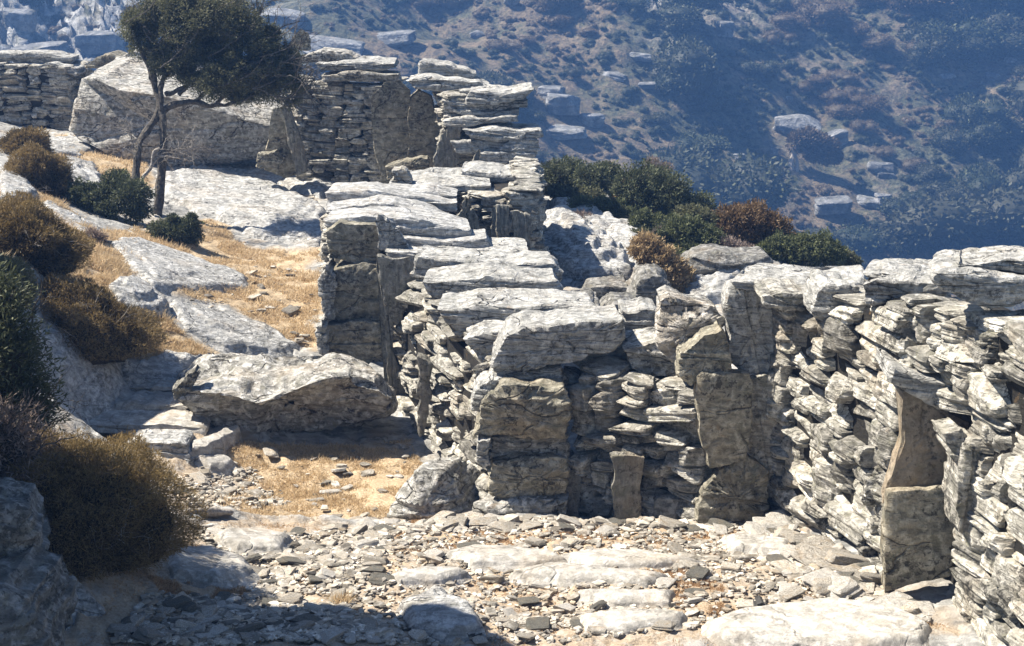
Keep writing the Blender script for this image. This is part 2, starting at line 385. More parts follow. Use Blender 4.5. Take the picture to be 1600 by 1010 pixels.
# ground cover zones, outlined on the ground
Z_grass = [gp((300,700),(380,690),(640,690),(665,740),(640,790),(600,812),(420,812),(330,790),(390,740)),
           gp((255,350),(330,345),(390,385),(505,395),(500,470),(490,545),(440,540),(350,480),(260,455),(180,410),(120,370)),
           gp((0,300),(60,300),(130,350),(260,500),(330,560),(200,560),(150,470),(60,430),(0,420)),
           gp((90,215),(230,215),(230,290),(150,290),(60,250))]
Z_rust = [gp((600,835),(1180,820),(1180,850),(620,858)), gp((1040,870),(1130,880),(1130,960),(1060,960)), gp((640,812),(760,818),(1190,817),(1190,830),(640,832)),
          gp((230,900),(380,905),(390,935),(250,935)), gp((860,880),(1050,880),(1090,915),(820,905))]
Z_gravel = [gp((60,1009),(220,880),(300,830),(430,815),(1190,815),(1300,900),(1400,960),(1599,1009)), gp((200,690),(330,680),(400,720),(380,800),(290,800))]
def zone(x, y, zs, wid=.10, seed=0):
    n = .12*fbm(p3(x, y), .35, 3, 60+seed)+.05*fbm(p3(x, y), .06, 3, 70+seed)
    m = np.zeros(len(x))
    for z_ in zs: m = np.maximum(m, np.clip((edist(x, y, z_)+n)/wid+.5, 0, 1))
    return m
u = np.concatenate([np.linspace(-1.2, -.46, 40, endpoint=False), np.linspace(-.46, .46, 620), np.linspace(.48, 1.2, 40)])
yy = 2.2*(26/2.2)**np.linspace(0, 1, 560)
U, Y = np.meshgrid(u, yy); X = U*Y; X, Y = X.ravel(), Y.ravel()
gz = H(X, Y); mg = zone(X, Y, Z_grass, seed=1); mr = zone(X, Y, Z_rust, seed=2); mv = zone(X, Y, Z_gravel, seed=3)
mr = np.maximum(mr, mv*np.clip((fbm(p3(X, Y), .33, 4, 655)-.22)/.2, 0, .8))
rockm = np.clip(1-np.maximum(mg, mv), 0, 1); pts3 = p3(X, Y)
led = strata(np.stack([X, Y, gz], 1), (.35, -.25, 1), .07, 91, .9)
gz = gz+rockm*(.016*led+.018*fbm(pts3, .45, 5, 44, .55))+mv*.010*fbm(pts3, .05, 3, 33)+mg*.012*fbm(pts3, .12, 3, 34)
nu, ny = len(u), len(yy); ii = (np.arange(ny-1)[:, None]*nu+np.arange(nu-1)[None]).ravel()
gq = np.stack([ii, ii+1, ii+nu+1, ii+nu], 1)
m, nt, b = mat_new('ground_rock_grass_gravel')
tc = N_(nt, 'ShaderNodeTexCoord').outputs['Object']
big = noise_n(nt, tc, 2.2, 5, .6); med = noise_n(nt, tc, 13, 7, .65, .3); fin = noise_n(nt, tc, 90, 5, .7)
mp = N_(nt, 'ShaderNodeMapping'); mp.inputs['Scale'].default_value = (1.5, 4.5, 9); mp.inputs['Rotation'].default_value = (0, 0, .5); nt.links.new(tc, mp.inputs[0])
st_ = noise_n(nt, mp.outputs[0], 3.2, 7, .62, .4)
rock = mix(nt, ramp(nt, st_, [(.38, 0), (.62, 1)]), (.17, .17, .165), (.36, .355, .34))
rock = mix(nt, ramp(nt, med, [(.50, 0), (.64, .7)]), rock, (.62, .61, .58)); rock = mix(nt, ramp(nt, fin, [(.60, 0), (.68, .6)]), rock, (.08, .08, .07))
rock = mix(nt, ramp(nt, big, [(.52, 0), (.66, .5)]), rock, (.38, .28, .17))
grass = mix(nt, ramp(nt, med, [(.35, 0), (.65, 1)]), (.38, .285, .18), (.60, .48, .325)); grass = mix(nt, ramp(nt, fin, [(.42, .55), (.55, 0)]), grass, (.17, .12, .07))
rust = mix(nt, ramp(nt, fin, [(.35, 0), (.65, 1)]), (.34, .25, .16), (.50, .40, .29))
vor = N_(nt, 'ShaderNodeTexVoronoi'); vor.inputs['Scale'].default_value = 38; nt.links.new(tc, vor.inputs['Vector'])
grav = mix(nt, ramp(nt, fin, [(.35, 0), (.65, 1)]), (.24, .185, .13), (.46, .375, .28))
sepc = N_(nt, 'ShaderNodeSeparateColor'); nt.links.new(vor.outputs['Color'], sepc.inputs[0])
grav = mix(nt, math_n(nt, 'MULTIPLY', ramp(nt, sepc.outputs[0], [(.45, 0), (.9, 1)]), .45), grav, (.50, .475, .43))
c_ = mix(nt, attr(nt, 'gravel'), rock, grav); c_ = mix(nt, attr(nt, 'grass'), c_, grass); c_ = mix(nt, attr(nt, 'rust'), c_, rust)
nt.links.new(c_, b.inputs['Base Color']); b.inputs['Roughness'].default_value = .9
hh = math_n(nt, 'ADD', math_n(nt, 'MULTIPLY', fin, .35), math_n(nt, 'ADD', med, st_))
bp = N_(nt, 'ShaderNodeBump'); bp.inputs['Strength'].default_value = .7; bp.inputs['Distance'].default_value = .03
nt.links.new(hh, bp.inputs['Height']); nt.links.new(bp.outputs[0], b.inputs['Normal'])
M_groundmix = m
g = link('ground', make_mesh('ground', np.stack([X, Y, gz], 1), gq, m, attrs={'grass': mg, 'rust': mr, 'gravel': mv}, smooth=180)); tag(g, None, None, None, 'structure')

# far hillside across the valley
def HH(x, y):
    hill = -14+.55*(y-62)-.25*x*np.clip((y-20)/40, 0, 1)
    hill = np.where(hill > 9, 9+(hill-9)*.12, hill)
    near = -2.6-.75*(y-17)-.06*np.abs(x)
    near = np.where(y < 17, np.minimum(-2.6-.3*np.abs(x-0), -4.2)+.0*y, near)
    base = np.maximum(hill, near); k = 6.0
    base = base+k*np.exp(-np.abs(hill-near)/k)*.5*(y > 17)
    q = p3(x, y); far = np.clip((y-35)/20, 0, 1)
    rid = 1-np.abs(fbm(q*np.array([1, .6, 1])+3, 17, 4, 401))
    return base+far*(1.9*fbm(q, 22, 3, 400)+1.6*rid+.45*fbm(q, 3.0, 4, 402))
ux = np.linspace(-.62, .62, 460); yh = np.concatenate([np.linspace(10, 55, 70, endpoint=False), np.linspace(55, 120, 420, endpoint=False), np.linspace(120, 220, 60)])
U, Y = np.meshgrid(ux, yh); X = (U*(Y+12)).ravel(); Y = Y.ravel(); Zh = HH(X, Y)
cliff = np.clip(fbm(p3(X*.6+Y*.25, Y), 9, 4, 410)*2.2-.55, 0, 1)
lh = np.clip((-X/np.maximum(Y, 1)-.12)*9, 0, 1)*np.clip(1.3-np.abs(Y-74)/9, 0, 1); cliff = np.clip(np.maximum(cliff*.9*np.clip(1.3-5*X/np.maximum(Y, 1), .0, 1), lh), 0, 1)
Zh = Zh+cliff*(.75*strata(np.stack([X, Y, Zh], 1), (.1, -.5, 1), 1.3, 77, 1.2)+.35*fbm(p3(X, Y), 1.5, 4, 411))
nu, ny = len(ux), len(yh); ii = (np.arange(ny-1)[:, None]*nu+np.arange(nu-1)[None]).ravel()
m, nt, b = mat_new('hillside_scrub_soil'); tc = N_(nt, 'ShaderNodeTexCoord').outputs['Object']
big = noise_n(nt, tc, .09, 5, .6, .5); med = noise_n(nt, tc, .7, 6, .7); fin = noise_n(nt, tc, 3.5, 6, .75)
soil = mix(nt, ramp(nt, fin, [(.38, 0), (.62, 1)]), (.08, .073, .055), (.25, .19, .125))
scr = mix(nt, ramp(nt, fin, [(.4, 0), (.6, 1)]), (.035, .042, .028), (.13, .13, .08))
c_ = mix(nt, ramp(nt, math_n(nt, 'ADD', math_n(nt, 'MULTIPLY', big, .5), math_n(nt, 'MULTIPLY', med, .5)), [(.47, 0), (.55, 1)]), scr, soil)
rk = mix(nt, ramp(nt, fin, [(.40, 0), (.62, 1)]), (.20, .205, .20), (.56, .56, .55))
c_ = mix(nt, math_n(nt, 'MULTIPLY', attr(nt, 'cliff'), ramp(nt, med, [(.38, 0), (.5, 1)])), c_, rk)
nt.links.new(c_, b.inputs['Base Color']); bp = N_(nt, 'ShaderNodeBump'); bp.inputs['Distance'].default_value = .5; bp.inputs['Strength'].default_value = .9
nt.links.new(math_n(nt, 'ADD', med, math_n(nt, 'MULTIPLY', fin, .5)), bp.inputs['Height']); nt.links.new(bp.outputs[0], b.inputs['Normal'])
hs = link('hillside', make_mesh('hillside', np.stack([X, Y, Zh], 1), np.stack([ii, ii+1, ii+nu+1, ii+nu], 1), m, attrs={'cliff': cliff}, smooth=180)); tag(hs, None, None, None, 'structure')

# haze in the air
V_, Q_ = cubesphere(1); V_ = V_*np.array([150, 125, 27.5])+np.array([0, 100, -17.5])
m = bpy.data.materials.new('haze_air'); m.use_nodes = True; nt = m.node_tree; nt.nodes.remove(nt.nodes['Principled BSDF'])
pv = N_(nt, 'ShaderNodeVolumePrincipled'); pv.inputs['Color'].default_value = (.20, .44, 1, 1); pv.inputs['Density'].default_value = .0029; pv.inputs['Anisotropy'].default_value = .2
nt.links.new(pv.outputs[0], nt.nodes['Material Output'].inputs['Volume'])
hz = link('haze', make_mesh('haze', V_, Q_, m, smooth=0)); tag(hz, None, None, None, 'stuff')

# ------------------------------------------------------------ flat rock sheets lying in the ground
def flag(name, pix, label, group=None, mat=None, thick=.03, cat='rock slab', steps=1, seed=0, jag=.03, n=100, amp=.01, world=None, level=None, edge=.035):
    poly = gp(*pix) if world is None else np.asarray(world, float)
    lo, hi = poly[:, :2].min(0)-.06, poly[:, :2].max(0)+.06
    gx, gy = np.meshgrid(np.linspace(lo[0], hi[0], n), np.linspace(lo[1], hi[1], n)); x, y = gx.ravel(), gy.ravel()
    e_ = edist(x, y, poly)+jag*fbm(p3(x, y), .18, 4, 500+seed)
    g0 = H0(x, y); base = g0+.018
    if level is not None: base = .6*H0(poly[:, 0], poly[:, 1]).mean()+.4*g0+level
    prof = np.clip(e_/edge, -2.2, 1); prof = np.where(prof > 0, np.sqrt(np.clip(prof, 0, 1)), prof)
    h = thick*prof
    if steps > 1:
        s_ = e_/.11+1.1*fbm(p3(x, y), .5, 3, 900+seed)
        for k in range(1, steps): h += .6*thick*np.clip((s_-k*1.1)/.35, 0, 1)
    z = base+h+amp*fbm(p3(x, y)*np.array([1, 2.2, 1]), .22, 5, 520+seed)
    keep = e_ > -.05
    id_ = np.full(len(x), -1)
    i0 = (np.arange(n-1)[:, None]*n+np.arange(n-1)[None]).ravel(); q = np.stack([i0, i0+1, i0+n+1, i0+n], 1)
    q = q[keep[q].all(1)]; used = np.unique(q); id_[used] = np.arange(len(used)); q = id_[q]
    V = np.stack([x, y, z], 1)[used]; VB = V.copy(); VB[:, 2] = np.minimum(g0[used]-.05, V[:, 2]-.01); nV = len(V)
    ed = np.concatenate([q[:, [0, 1]], q[:, [1, 2]], q[:, [2, 3]], q[:, [3, 0]]]); key = np.sort(ed, 1)
    _, inv, cnt = np.unique(key[:, 0]*nV+key[:, 1], return_inverse=True, return_counts=True)
    be = ed[cnt[inv] == 1]; wall = np.stack([be[:, 1], be[:, 0], be[:, 0]+nV, be[:, 1]+nV], 1)
    Q = np.concatenate([q, q[:, ::-1]+nV, wall])
    return single(name, np.concatenate([V, VB]), Q, mat or M_flag, label, cat, group, smooth=40)

# ------------------------------------------------------------ dry-stone walls
def pack(L, topf, rng, hr, lr, res=.01, big=.12):
    nb = int(L/res); sky_ = np.zeros(nb); s = np.arange(nb)*res; top = np.array([topf(v) for v in s]); out = []
    for _ in range(6000):
        rem = np.where(sky_ < top-.01, sky_, 1e9); i = int(np.argmin(rem))
        if rem[i] > 1e8: break
        b_ = sky_[i]; j = i
        while j < nb and abs(sky_[j]-b_) < .012: j += 1
        i0 = i
        while i0 > 0 and abs(sky_[i0-1]-b_) < .012: i0 -= 1
        run = (j-i0)*res; want = rng.uniform(*lr)*(1.5 if rng.rand() < big else 1)
        if run-want < .05: want = run
        if want > run*1.0: want = run
        if i0 > 0 and j < nb and run > want and rng.rand() < .5: k0 = j-int(want/res)
        else: k0 = i0
        k1 = min(nb, k0+max(1, int(want/res)))
        h = rng.uniform(*hr)*(1.6 if rng.rand() < big else 1)
        if k1-k0 < 5:   # narrow gap: level with the lower neighbour
            nb_ = min(sky_[k0-1] if k0 > 0 else 1e9, sky_[k1] if k1 < nb else 1e9); h = max(.01, min(h, nb_-b_))
        h = min(h, max(top[k0:k1].max()-b_, .025)); h = min(h, want*.95+.02)
        out.append((k0*res, (k1-k0)*res, b_, h)); sky_[k0:k1] = b_+h
    return out
def face(batch, A, B, zb, topf, seed, depth=.22, hr=(.035, .08), lr=(.09, .30), lean=.0, lib=None, tilt=.05, prot=.03, big=.12, tones=.28, bow=0):
    """stones laid up a wall face from A to B (outside on the left going from A to B)"""
    rng = np.random.RandomState(seed); A = np.array(A, float); B = np.array(B, float); L = np.linalg.norm(B-A); T = (B-A)/L; Nn = np.array([-T[1], T[0]])
    lib = lib or ST
    for (s0, l, z0, h) in pack(L, topf, rng, hr, lr, big=big):
        V, Q = lib[rng.randint(len(lib))]
        if rng.rand() < .5: V = V*np.array([-1, 1, 1]); Q = Q[:, ::-1]
        dp = depth*rng.uniform(.8, 1.2); pr = rng.uniform(-prot, prot)+(prot*.8 if rng.rand() < .1 else 0)
        W = V*np.array([l*1.05+.010, dp, h*1.06+.004])
        W = W@rotm(rng.normal()*tilt*.8, rng.normal()*tilt, rng.normal()*tilt*2.2).T
        f = (s0+l/2)/L; zc = z0+h/2; off = pr-dp/2-lean*zc+bow*math.sin(math.pi*min(1, max(0, f)))
        c = A+T*(s0+l/2)+Nn*off; zbase = zb(f) if callable(zb) else zb
        W = np.stack([c[0]+T[0]*W[:, 0]+Nn[0]*W[:, 1], c[1]+T[1]*W[:, 0]+Nn[1]*W[:, 1], zbase+zc+W[:, 2]], 1)
        batch.add(W, Q, rng.normal()*tones*.6 if rng.rand() < .8 else rng.uniform(.1, tones*1.6))
def prism(poly, z0, z1):
    """solid core from a plan polygon; z0, z1 may be lists"""
    n = len(poly); z0 = [z0]*n if np.isscalar(z0) else z0; z1 = [z1]*n if np.isscalar(z1) else z1
    V = np.array([(p[0], p[1], z) for p, z in zip(poly, z0)]+[(p[0], p[1], z) for p, z in zip(poly, z1)])
    F_ = [np.array([[i, (i+1) % n, n+(i+1) % n, n+i] for i in range(n)]), np.array([list(range(n))[::-1]]), np.array([[n+i for i in range(n)]])]
    return V, F_
def wall(label, quad, zb, zt, seed, group=None, sides=(0, 1, 2, 3), **kw):
    """quad: four plan corners a,b,c,d; sides 0=ab 1=bc 2=cd 3=da get laid stones. zb, zt: heights per corner"""
    q = np.array(quad, float); c = q.mean(0)
    root = thing('dry_stone_wall', label, 'wall', (c[0], c[1], min(zb)), group)
    kws = dict(kw); sk = kws.pop('sidekw', {})
    bt = Batch(); cc = q-(q-c)/np.linalg.norm(q-c, axis=1, keepdims=True)*.17
    area = sum(q[i][0]*q[(i+1) % 4][1]-q[(i+1) % 4][0]*q[i][1] for i in range(4))
    for s_ in sides:
        i, j = s_, (s_+1) % 4; A, B = (q[j], q[i]) if area > 0 else (q[i], q[j]); ia, ib = (j, i) if area > 0 else (i, j)
        L = np.linalg.norm(B-A)
        face(bt, A, B, lambda f, a_=zb[ia], b_=zb[ib]: a_+(b_-a_)*f, lambda v, a_=zt[ia]-zb[ia], b_=zt[ib]-zb[ib], L=L: a_+(b_-a_)*v/L, seed+s_*13, **{**kws, **sk.get(s_, {})})
    V, Q, T = bt.out(); part('stonework', V, Q, M_wall, root, T)
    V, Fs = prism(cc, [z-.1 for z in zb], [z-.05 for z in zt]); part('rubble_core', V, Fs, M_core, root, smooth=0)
    return root
def cap(root, name, poly, d, t, mat=None, label=None, **kw):
    V, Fs = slab(poly, d, t, **kw); o = part(name, V, Fs, mat or M_cap, root, smooth=40)
    if label: o['label'] = label
    return o
def X_(px, d): return (px-CX)/F*d
def zpx(py, d): return P(0, py, d)[2]

# --- S1: the long middle wall running towards the camera
s1 = wall('long middle dry stone wall topped with wide grey slabs, its shaded end of stacked blocks beside the dry grass hollow',
          [(-.80, 9.9), (-.10, 7.72), (.27, 7.75), (-.05, 9.9)], [-.36]*4, [.50, .40, .40, .50], 11, sides=(0, 2), hr=(.035, .085), lr=(.12, .34), lean=.03, prot=.05, tilt=.06, tones=.3)
cap(s1, 'upright_slab', [(588,336),(602,340),(622,362),(643,392),(630,399),(604,397),(593,392)], 10.4, .08, M_cap, bed=(1,-.3,0), seed=1, a1=.005)
cap(s1, 'upright_slab', [(588,400),(601,402),(605,470),(615,500),(613,560),(630,600),(652,640),(655,668),(625,665),(602,620),(594,520)], 9.9, .08, M_up, bed=(1,0,0), seed=19, a1=.006)
cap(s1, 'upright_slab', [(590,400),(640,402),(650,440),(628,500),(612,512),(600,470)], 9.8, .10, M_up, bed=(0,1,0), seed=2)
cap(s1, 'upright_slab', [(655,560),(670,570),(672,625),(660,680),(652,640)], 9.0, .12, M_up, bed=(0,1,0), seed=3)
cap(s1, 'capstone', [(598,392),(700,396),(830,398),(826,412),(640,420),(610,412)], 10.3, .55, seed=4, M=150)
cap(s1, 'capstone', [(648,402),(740,412),(868,412),(884,426),(880,440),(760,440),(660,446),(640,430)], 9.7, .45, seed=5, M=150)
cap(s1, 'capstone', [(655,444),(760,432),(870,440),(882,456),(800,470),(690,470),(664,462)], 9.25, .42, seed=6, M=150)
cap(s1, 'capstone', [(690,478),(760,468),(880,472),(884,484),(800,486),(716,494)], 8.95, .35, seed=66, M=130)
cap(s1, 'capstone', [(684,488),(745,478),(850,476),(928,480),(934,493),(880,500),(800,508),(740,516),(716,526),(700,512)], 8.62, .40, seed=7, M=170, a1=.010)
cap(s1, 'capstone', [(722,530),(770,518),(850,508),(862,530),(800,545),(770,552),(735,550)], 8.35, .40, seed=8, M=130, label='pale wedge-shaped capstone')
cap(s1, 'capstone', [(770,562),(790,528),(815,514),(880,507),(970,500),(973,530),(955,548),(900,560),(850,568),(812,590),(784,594),(770,580)], 7.98, .42, mat=M_cap, seed=9, M=180, a1=.012, bulge=.0, label='thickest overhanging capstone')
cap(s1, 'corner_stone', [(780,586),(830,580),(876,578),(872,598),(830,606),(792,604)], 8.05, .34, seed=10)
cap(s1, 'corner_stone', [(742,670),(752,630),(785,600),(830,604),(884,600),(886,640),(884,684),(820,684),(770,686),(735,684)], 7.90, .40, mat=M_tan, seed=11, M=150, a1=.022, bulge=.06, jag=5)
cap(s1, 'corner_stone', [(740,610),(770,590),(790,596),(782,612),(752,640),(738,640)], 7.95, .25, seed=12)
cap(s1, 'corner_stone', [(762,686),(830,680),(886,682),(886,716),(830,722),(765,718)], 8.06, .40, mat=M_boulder, seed=13, M=130, a1=.02, jag=5, bulge=.05)
cap(s1, 'corner_stone', [(766,722),(820,716),(886,716),(888,776),(840,782),(780,784),(760,760)], 7.99, .40, mat=M_tan, seed=14, M=140, a1=.025, jag=6, bulge=.08, taper=.85)
cap(s1, 'corner_stone', [(748,790),(800,782),(888,780),(890,822),(820,830),(750,824)], 8.0, .42, mat=M_boulder, seed=15, M=140, a1=.022, jag=5, bulge=.07)
cap(s1, 'corner_stone', [(745,690),(764,690),(768,724),(752,732),(742,715)], 7.93, .2, seed=16)
cap(s1, 'foundation_boulder', [(602,808),(618,772),(650,742),(690,740),(722,776),(735,812),(700,822),(640,822)], 8.05, .35, mat=M_boulder, seed=17, M=150, a1=.03, back=(.3,1,0), bulge=.25)

# --- S2: wall between the middle wall and the right-hand wall
s2 = wall('short low dry stone wall with leaning boulders on top, between the long middle wall and the near right-hand wall',
          [(.30, 7.72), (.915, 7.31), (1.20, 7.5), (.70, 8.3)], [-.44, -.22, -.25, -.46], [.42, .40, .42, .42], 31, sides=(0, 2), hr=(.035, .095), lr=(.08, .26), prot=.05, tilt=.08, tones=.3, lib=STH)
cap(s2, 'capstone', [(884,562),(930,548),(985,546),(1000,570),(985,600),(950,602),(905,585)], 8.2, .45, seed=21, M=130, a1=.02)
cap(s2, 'capstone', [(880,585),(905,590),(960,612),(955,625),(905,625),(875,615)], 8.15, .25, mat=M_boulder, seed=22)
cap(s2, 'capstone', [(970,492),(1000,487),(1032,486),(1034,510),(1028,530),(985,534),(972,520)], 8.35, .35, seed=23, a1=.006, label='pale squared capstone')
cap(s2, 'capstone', [(975,545),(1010,534),(1050,535),(1066,560),(1058,590),(1010,592),(980,575)], 8.0, .35, mat=M_boulder, seed=24, a1=.02)
cap(s2, 'standing_boulder', [(1030,470),(1045,460),(1080,470),(1120,478),(1134,500),(1120,520),(1075,548),(1062,580),(1050,560),(1030,540),(1028,500)], 7.7, .30, mat=M_boulder, seed=325, M=150, a1=.02, bulge=.08, jag=2)
cap(s2, 'end_slab', [(1062,550),(1090,530),(1130,512),(1146,540),(1146,580),(1100,588),(1075,600),(1060,585)], 7.52, .22, mat=M_tan, seed=26, label='tan boulder facing forward')
cap(s2, 'upright_slab', [(1090,590),(1100,584),(1172,586),(1180,600),(1176,660),(1168,715),(1140,732),(1108,735),(1095,680)], 7.57, .16, mat=M_tan, seed=27, M=150, a1=.008, bed=(0,1,.1), label='tall tan upright slab')
cap(s2, 'end_slab', [(1088,818),(1100,765),(1130,728),(1170,712),(1200,735),(1205,818),(1150,826)], 7.68, .3, mat=M_tan, seed=28, M=130, a1=.012)
cap(s2, 'upright_slab', [(956,716),(980,712),(1006,712),(1003,760),(1002,820),(958,820)], 7.84, .10, mat=M_up, seed=29, bed=(0,1,0), a1=.006)
cap(s2, 'upright_slab', [(880,736),(905,730),(908,760),(898,820),(880,820)], 8.08, .10, mat=M_up, seed=30, bed=(0,1,0))

# --- S3: right-hand wall, part beyond the recess
s3 = wall('big right-hand dry stone wall of pale stones, the part beyond the tall tan recess slabs',
          [(1.23, 7.42), (1.537, 6.12), (1.98, 6.22), (1.68, 7.5)], [-.26, -.12, -.1, -.25], [.93, 1.12, 1.12, .93], 41, sides=(0, 2, 3), hr=(.045, .105), lr=(.12, .42), prot=.035, tilt=.04, big=.15, tones=.4, lib=STH)
cap(s3, 'capstone', [(1142,440),(1180,443),(1260,444),(1345,440),(1350,448),(1290,456),(1250,464),(1200,456),(1150,450)], 7.5, .42, seed=41, M=170, a1=.012, back=(.25,1,0))
cap(s3, 'capstone', [(1190,462),(1225,456),(1262,462),(1262,488),(1225,490),(1200,480)], 7.2, .35, seed=42, mat=M_wall, a1=.01)
cap(s3, 'capstone', [(1268,488),(1276,460),(1300,446),(1346,448),(1350,490),(1320,500),(1285,498)], 6.95, .30, seed=43, a1=.02, M=140)
cap(s3, 'capstone', [(1345,446),(1370,438),(1420,438),(1470,446),(1480,475),(1470,500),(1430,494),(1400,476),(1352,480)], 6.5, .36, seed=44, M=170, a1=.018, back=(.35,1,0))
cap(s3, 'end_stone', [(1132,480),(1142,452),(1190,456),(1212,500),(1220,560),(1200,600),(1160,585),(1140,565),(1133,520)], 7.6, .30, mat=M_cap, seed=45, M=120, a1=.02, bed=(1,0,.2))
cap(s3, 'end_stone', [(1152,630),(1165,590),(1215,580),(1232,660),(1226,740),(1205,780),(1165,745),(1152,690)], 7.66, .25, mat=M_wall, seed=46, M=120, a1=.025, bed=(1,0,.2))
cap(s3, 'jamb_slab', [(1408,612),(1440,606),(1500,622),(1518,650),(1505,720),(1492,780),(1420,778),(1380,790),(1392,740),(1408,690)], 6.31, .10, mat=M_jamb, seed=47, M=170, a1=.012, a2=.006, bed=(0,1,.1), label='tall tan-orange jamb slab with a pale left edge')
cap(s3, 'jamb_slab', [(1388,775),(1440,768),(1492,768),(1496,830),(1484,900),(1445,910),(1400,925),(1382,932),(1384,850)], 6.33, .10, mat=M_tan, seed=48, M=170, a1=.012, a2=.006, bed=(0,1,.1))
cap(s3, 'lintel_stone', [(1395,575),(1440,590),(1515,610),(1520,632),(1480,640),(1420,610),(1392,596)], 6.18, .35, mat=M_cap, seed=49, M=120)

bb = Batch(); face(bb, (1.70, 5.70), (1.53, 6.20), .80, lambda v: .36, 444, hr=(.04, .09), lr=(.1, .3), prot=.03, tilt=.04, lib=STH)
V, Q, T = bb.out(); part('stonework', V, Q, M_wall, s3, T)
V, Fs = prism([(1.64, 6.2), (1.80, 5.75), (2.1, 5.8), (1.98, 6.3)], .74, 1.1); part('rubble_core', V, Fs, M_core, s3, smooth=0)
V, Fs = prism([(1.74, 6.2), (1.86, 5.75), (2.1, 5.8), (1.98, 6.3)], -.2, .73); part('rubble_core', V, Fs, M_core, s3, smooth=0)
# --- S4: nearest piece of the right-hand wall
s4 = wall('nearest right-hand dry stone wall under thick overhanging slabs, at the right edge of the photo',
          [(1.70, 5.80), (1.92, 4.3), (2.35, 4.3), (2.1, 5.9)], [-.1, 0, 0, -.1], [1.20, 1.32, 1.32, 1.20], 51, sides=(0, 2, 3), hr=(.04, .095), lr=(.12, .42), prot=.035, tilt=.04, tones=.4, lib=STH)
cap(s4, 'capstone', [(1352,432),(1400,428),(1470,432),(1486,440),(1478,452),(1430,446),(1380,442)], 6.6, .35, seed=55, M=150, back=(.3,1,0))
cap(s4, 'capstone', [(1455,435),(1480,425),(1560,428),(1700,430),(1700,458),(1600,472),(1545,480),(1500,468),(1470,456)], 5.85, .42, seed=51, M=190, a1=.02, back=(.25,1,0))
cap(s4, 'capstone', [(1492,414),(1530,408),(1600,406),(1700,408),(1700,430),(1600,432),(1540,428),(1500,422)], 5.9, .30, seed=52, M=170, a1=.012, back=(.25,1,0))
cap(s4, 'jamb_slab', [(1474,680),(1500,668),(1528,690),(1530,760),(1508,748),(1486,715)], 5.98, .2, mat=M_wall, seed=53, a1=.01)
cap(s4, 'jamb_slab', [(1492,812),(1506,700),(1532,700),(1540,820),(1525,840),(1498,835)], 6.0, .22, mat=M_wall, seed=56, a1=.015, bed=(1,0,0))

# --- W4: low wall with stepped slabs, left of the middle wall
w4 = wall('low dry stone wall with layered slabs on top and an end of three big shaded blocks, between the grass slope and the middle wall',
          [(-1.38, 11.6), (-1.27, 10.62), (-.70, 10.65), (-.45, 11.8)], [-.25]*4, [.55]*4, 61, sides=(0, 2), hr=(.035, .07), lr=(.08, .22), tilt=.1)
cap(w4, 'corner_stone', [(508,362),(530,350),(592,352),(594,405),(560,412),(516,404)], 10.5, .4, mat=M_tan, seed=61, M=120)
cap(w4, 'corner_stone', [(518,420),(560,412),(594,416),(594,500),(545,502),(516,500)], 10.5, .4, mat=M_tan, seed=62, M=120, a1=.008)
cap(w4, 'corner_stone', [(504,508),(550,502),(596,506),(600,580),(560,572),(505,556)], 10.5, .4, mat=M_tan, seed=63, M=120)
cap(w4, 'corner_stone', [(498,440),(512,412),(524,430),(520,500),(508,505)], 10.45, .3, seed=64)
cap(w4, 'corner_stone', [(490,520),(505,500),(512,520),(512,560),(495,550)], 10.4, .3, seed=65)
for k, (pl, d, t) in enumerate([([(506,345),(560,338),(640,342),(735,362),(738,388),(650,388),(600,372),(540,352),(510,356)], 10.6, .45),
        ([(508,330),(580,318),(660,330),(705,345),(700,362),(620,350),(560,342),(510,345)], 11.0, .4),
        ([(505,304),(560,298),(640,305),(716,318),(714,335),(660,330),(590,322),(512,322)], 11.35, .45),
        ([(600,296),(660,300),(715,308),(712,322),(650,316),(600,308)], 11.55, .4),
        ([(625,372),(700,378),(760,372),(770,395),(700,402),(640,400)], 10.5, .35)]):
    cap(w4, 'capstone', pl, d, t, seed=70+k, M=150, mat=M_ground_rock)
cap(w4, 'upright_slab', [(712,345),(722,318),(734,305),(738,320),(732,350),(720,360)], 11.2, .08, mat=M_up, seed=76, bed=(1,0,0))

# --- W3: wall with a wide pale slab on top
w3 = wall('dark stone wall with a wide pale slab on top, below the stack of slabs and beside the sloping bare rock',
          [(-.75, 12.4), (-.32, 11.7), (.20, 11.6), (.24, 12.8)], [-.1]*4, [.68, .66, .70, .78], 81, sides=(0, 1, 2), hr=(.03, .07), lr=(.07, .2), tilt=.1, sidekw={1: dict(prot=.03)})
cap(w3, 'capstone', [(608,290),(660,286),(768,290),(772,302),(700,308),(625,304)], 11.9, .75, seed=81, M=150)
cap(w3, 'capstone', [(718,266),(780,270),(832,276),(836,290),(770,292),(720,280)], 12.3, .55, seed=82, M=130)
cap(w3, 'capstone', [(606,290),(614,268),(632,264),(644,280),(640,296)], 11.85, .2, seed=83, mat=M_boulder, a1=.02)
for k, pl in enumerate([[(768,320),(794,322),(796,395),(766,398)], [(800,330),(828,336),(830,398),(800,400)], [(726,330),(742,325),(748,360),(730,366)]]):
    cap(w3, 'upright_slab', pl, 11.58, .1, mat=M_up, seed=84+k, bed=(1,0,0), a1=.012)

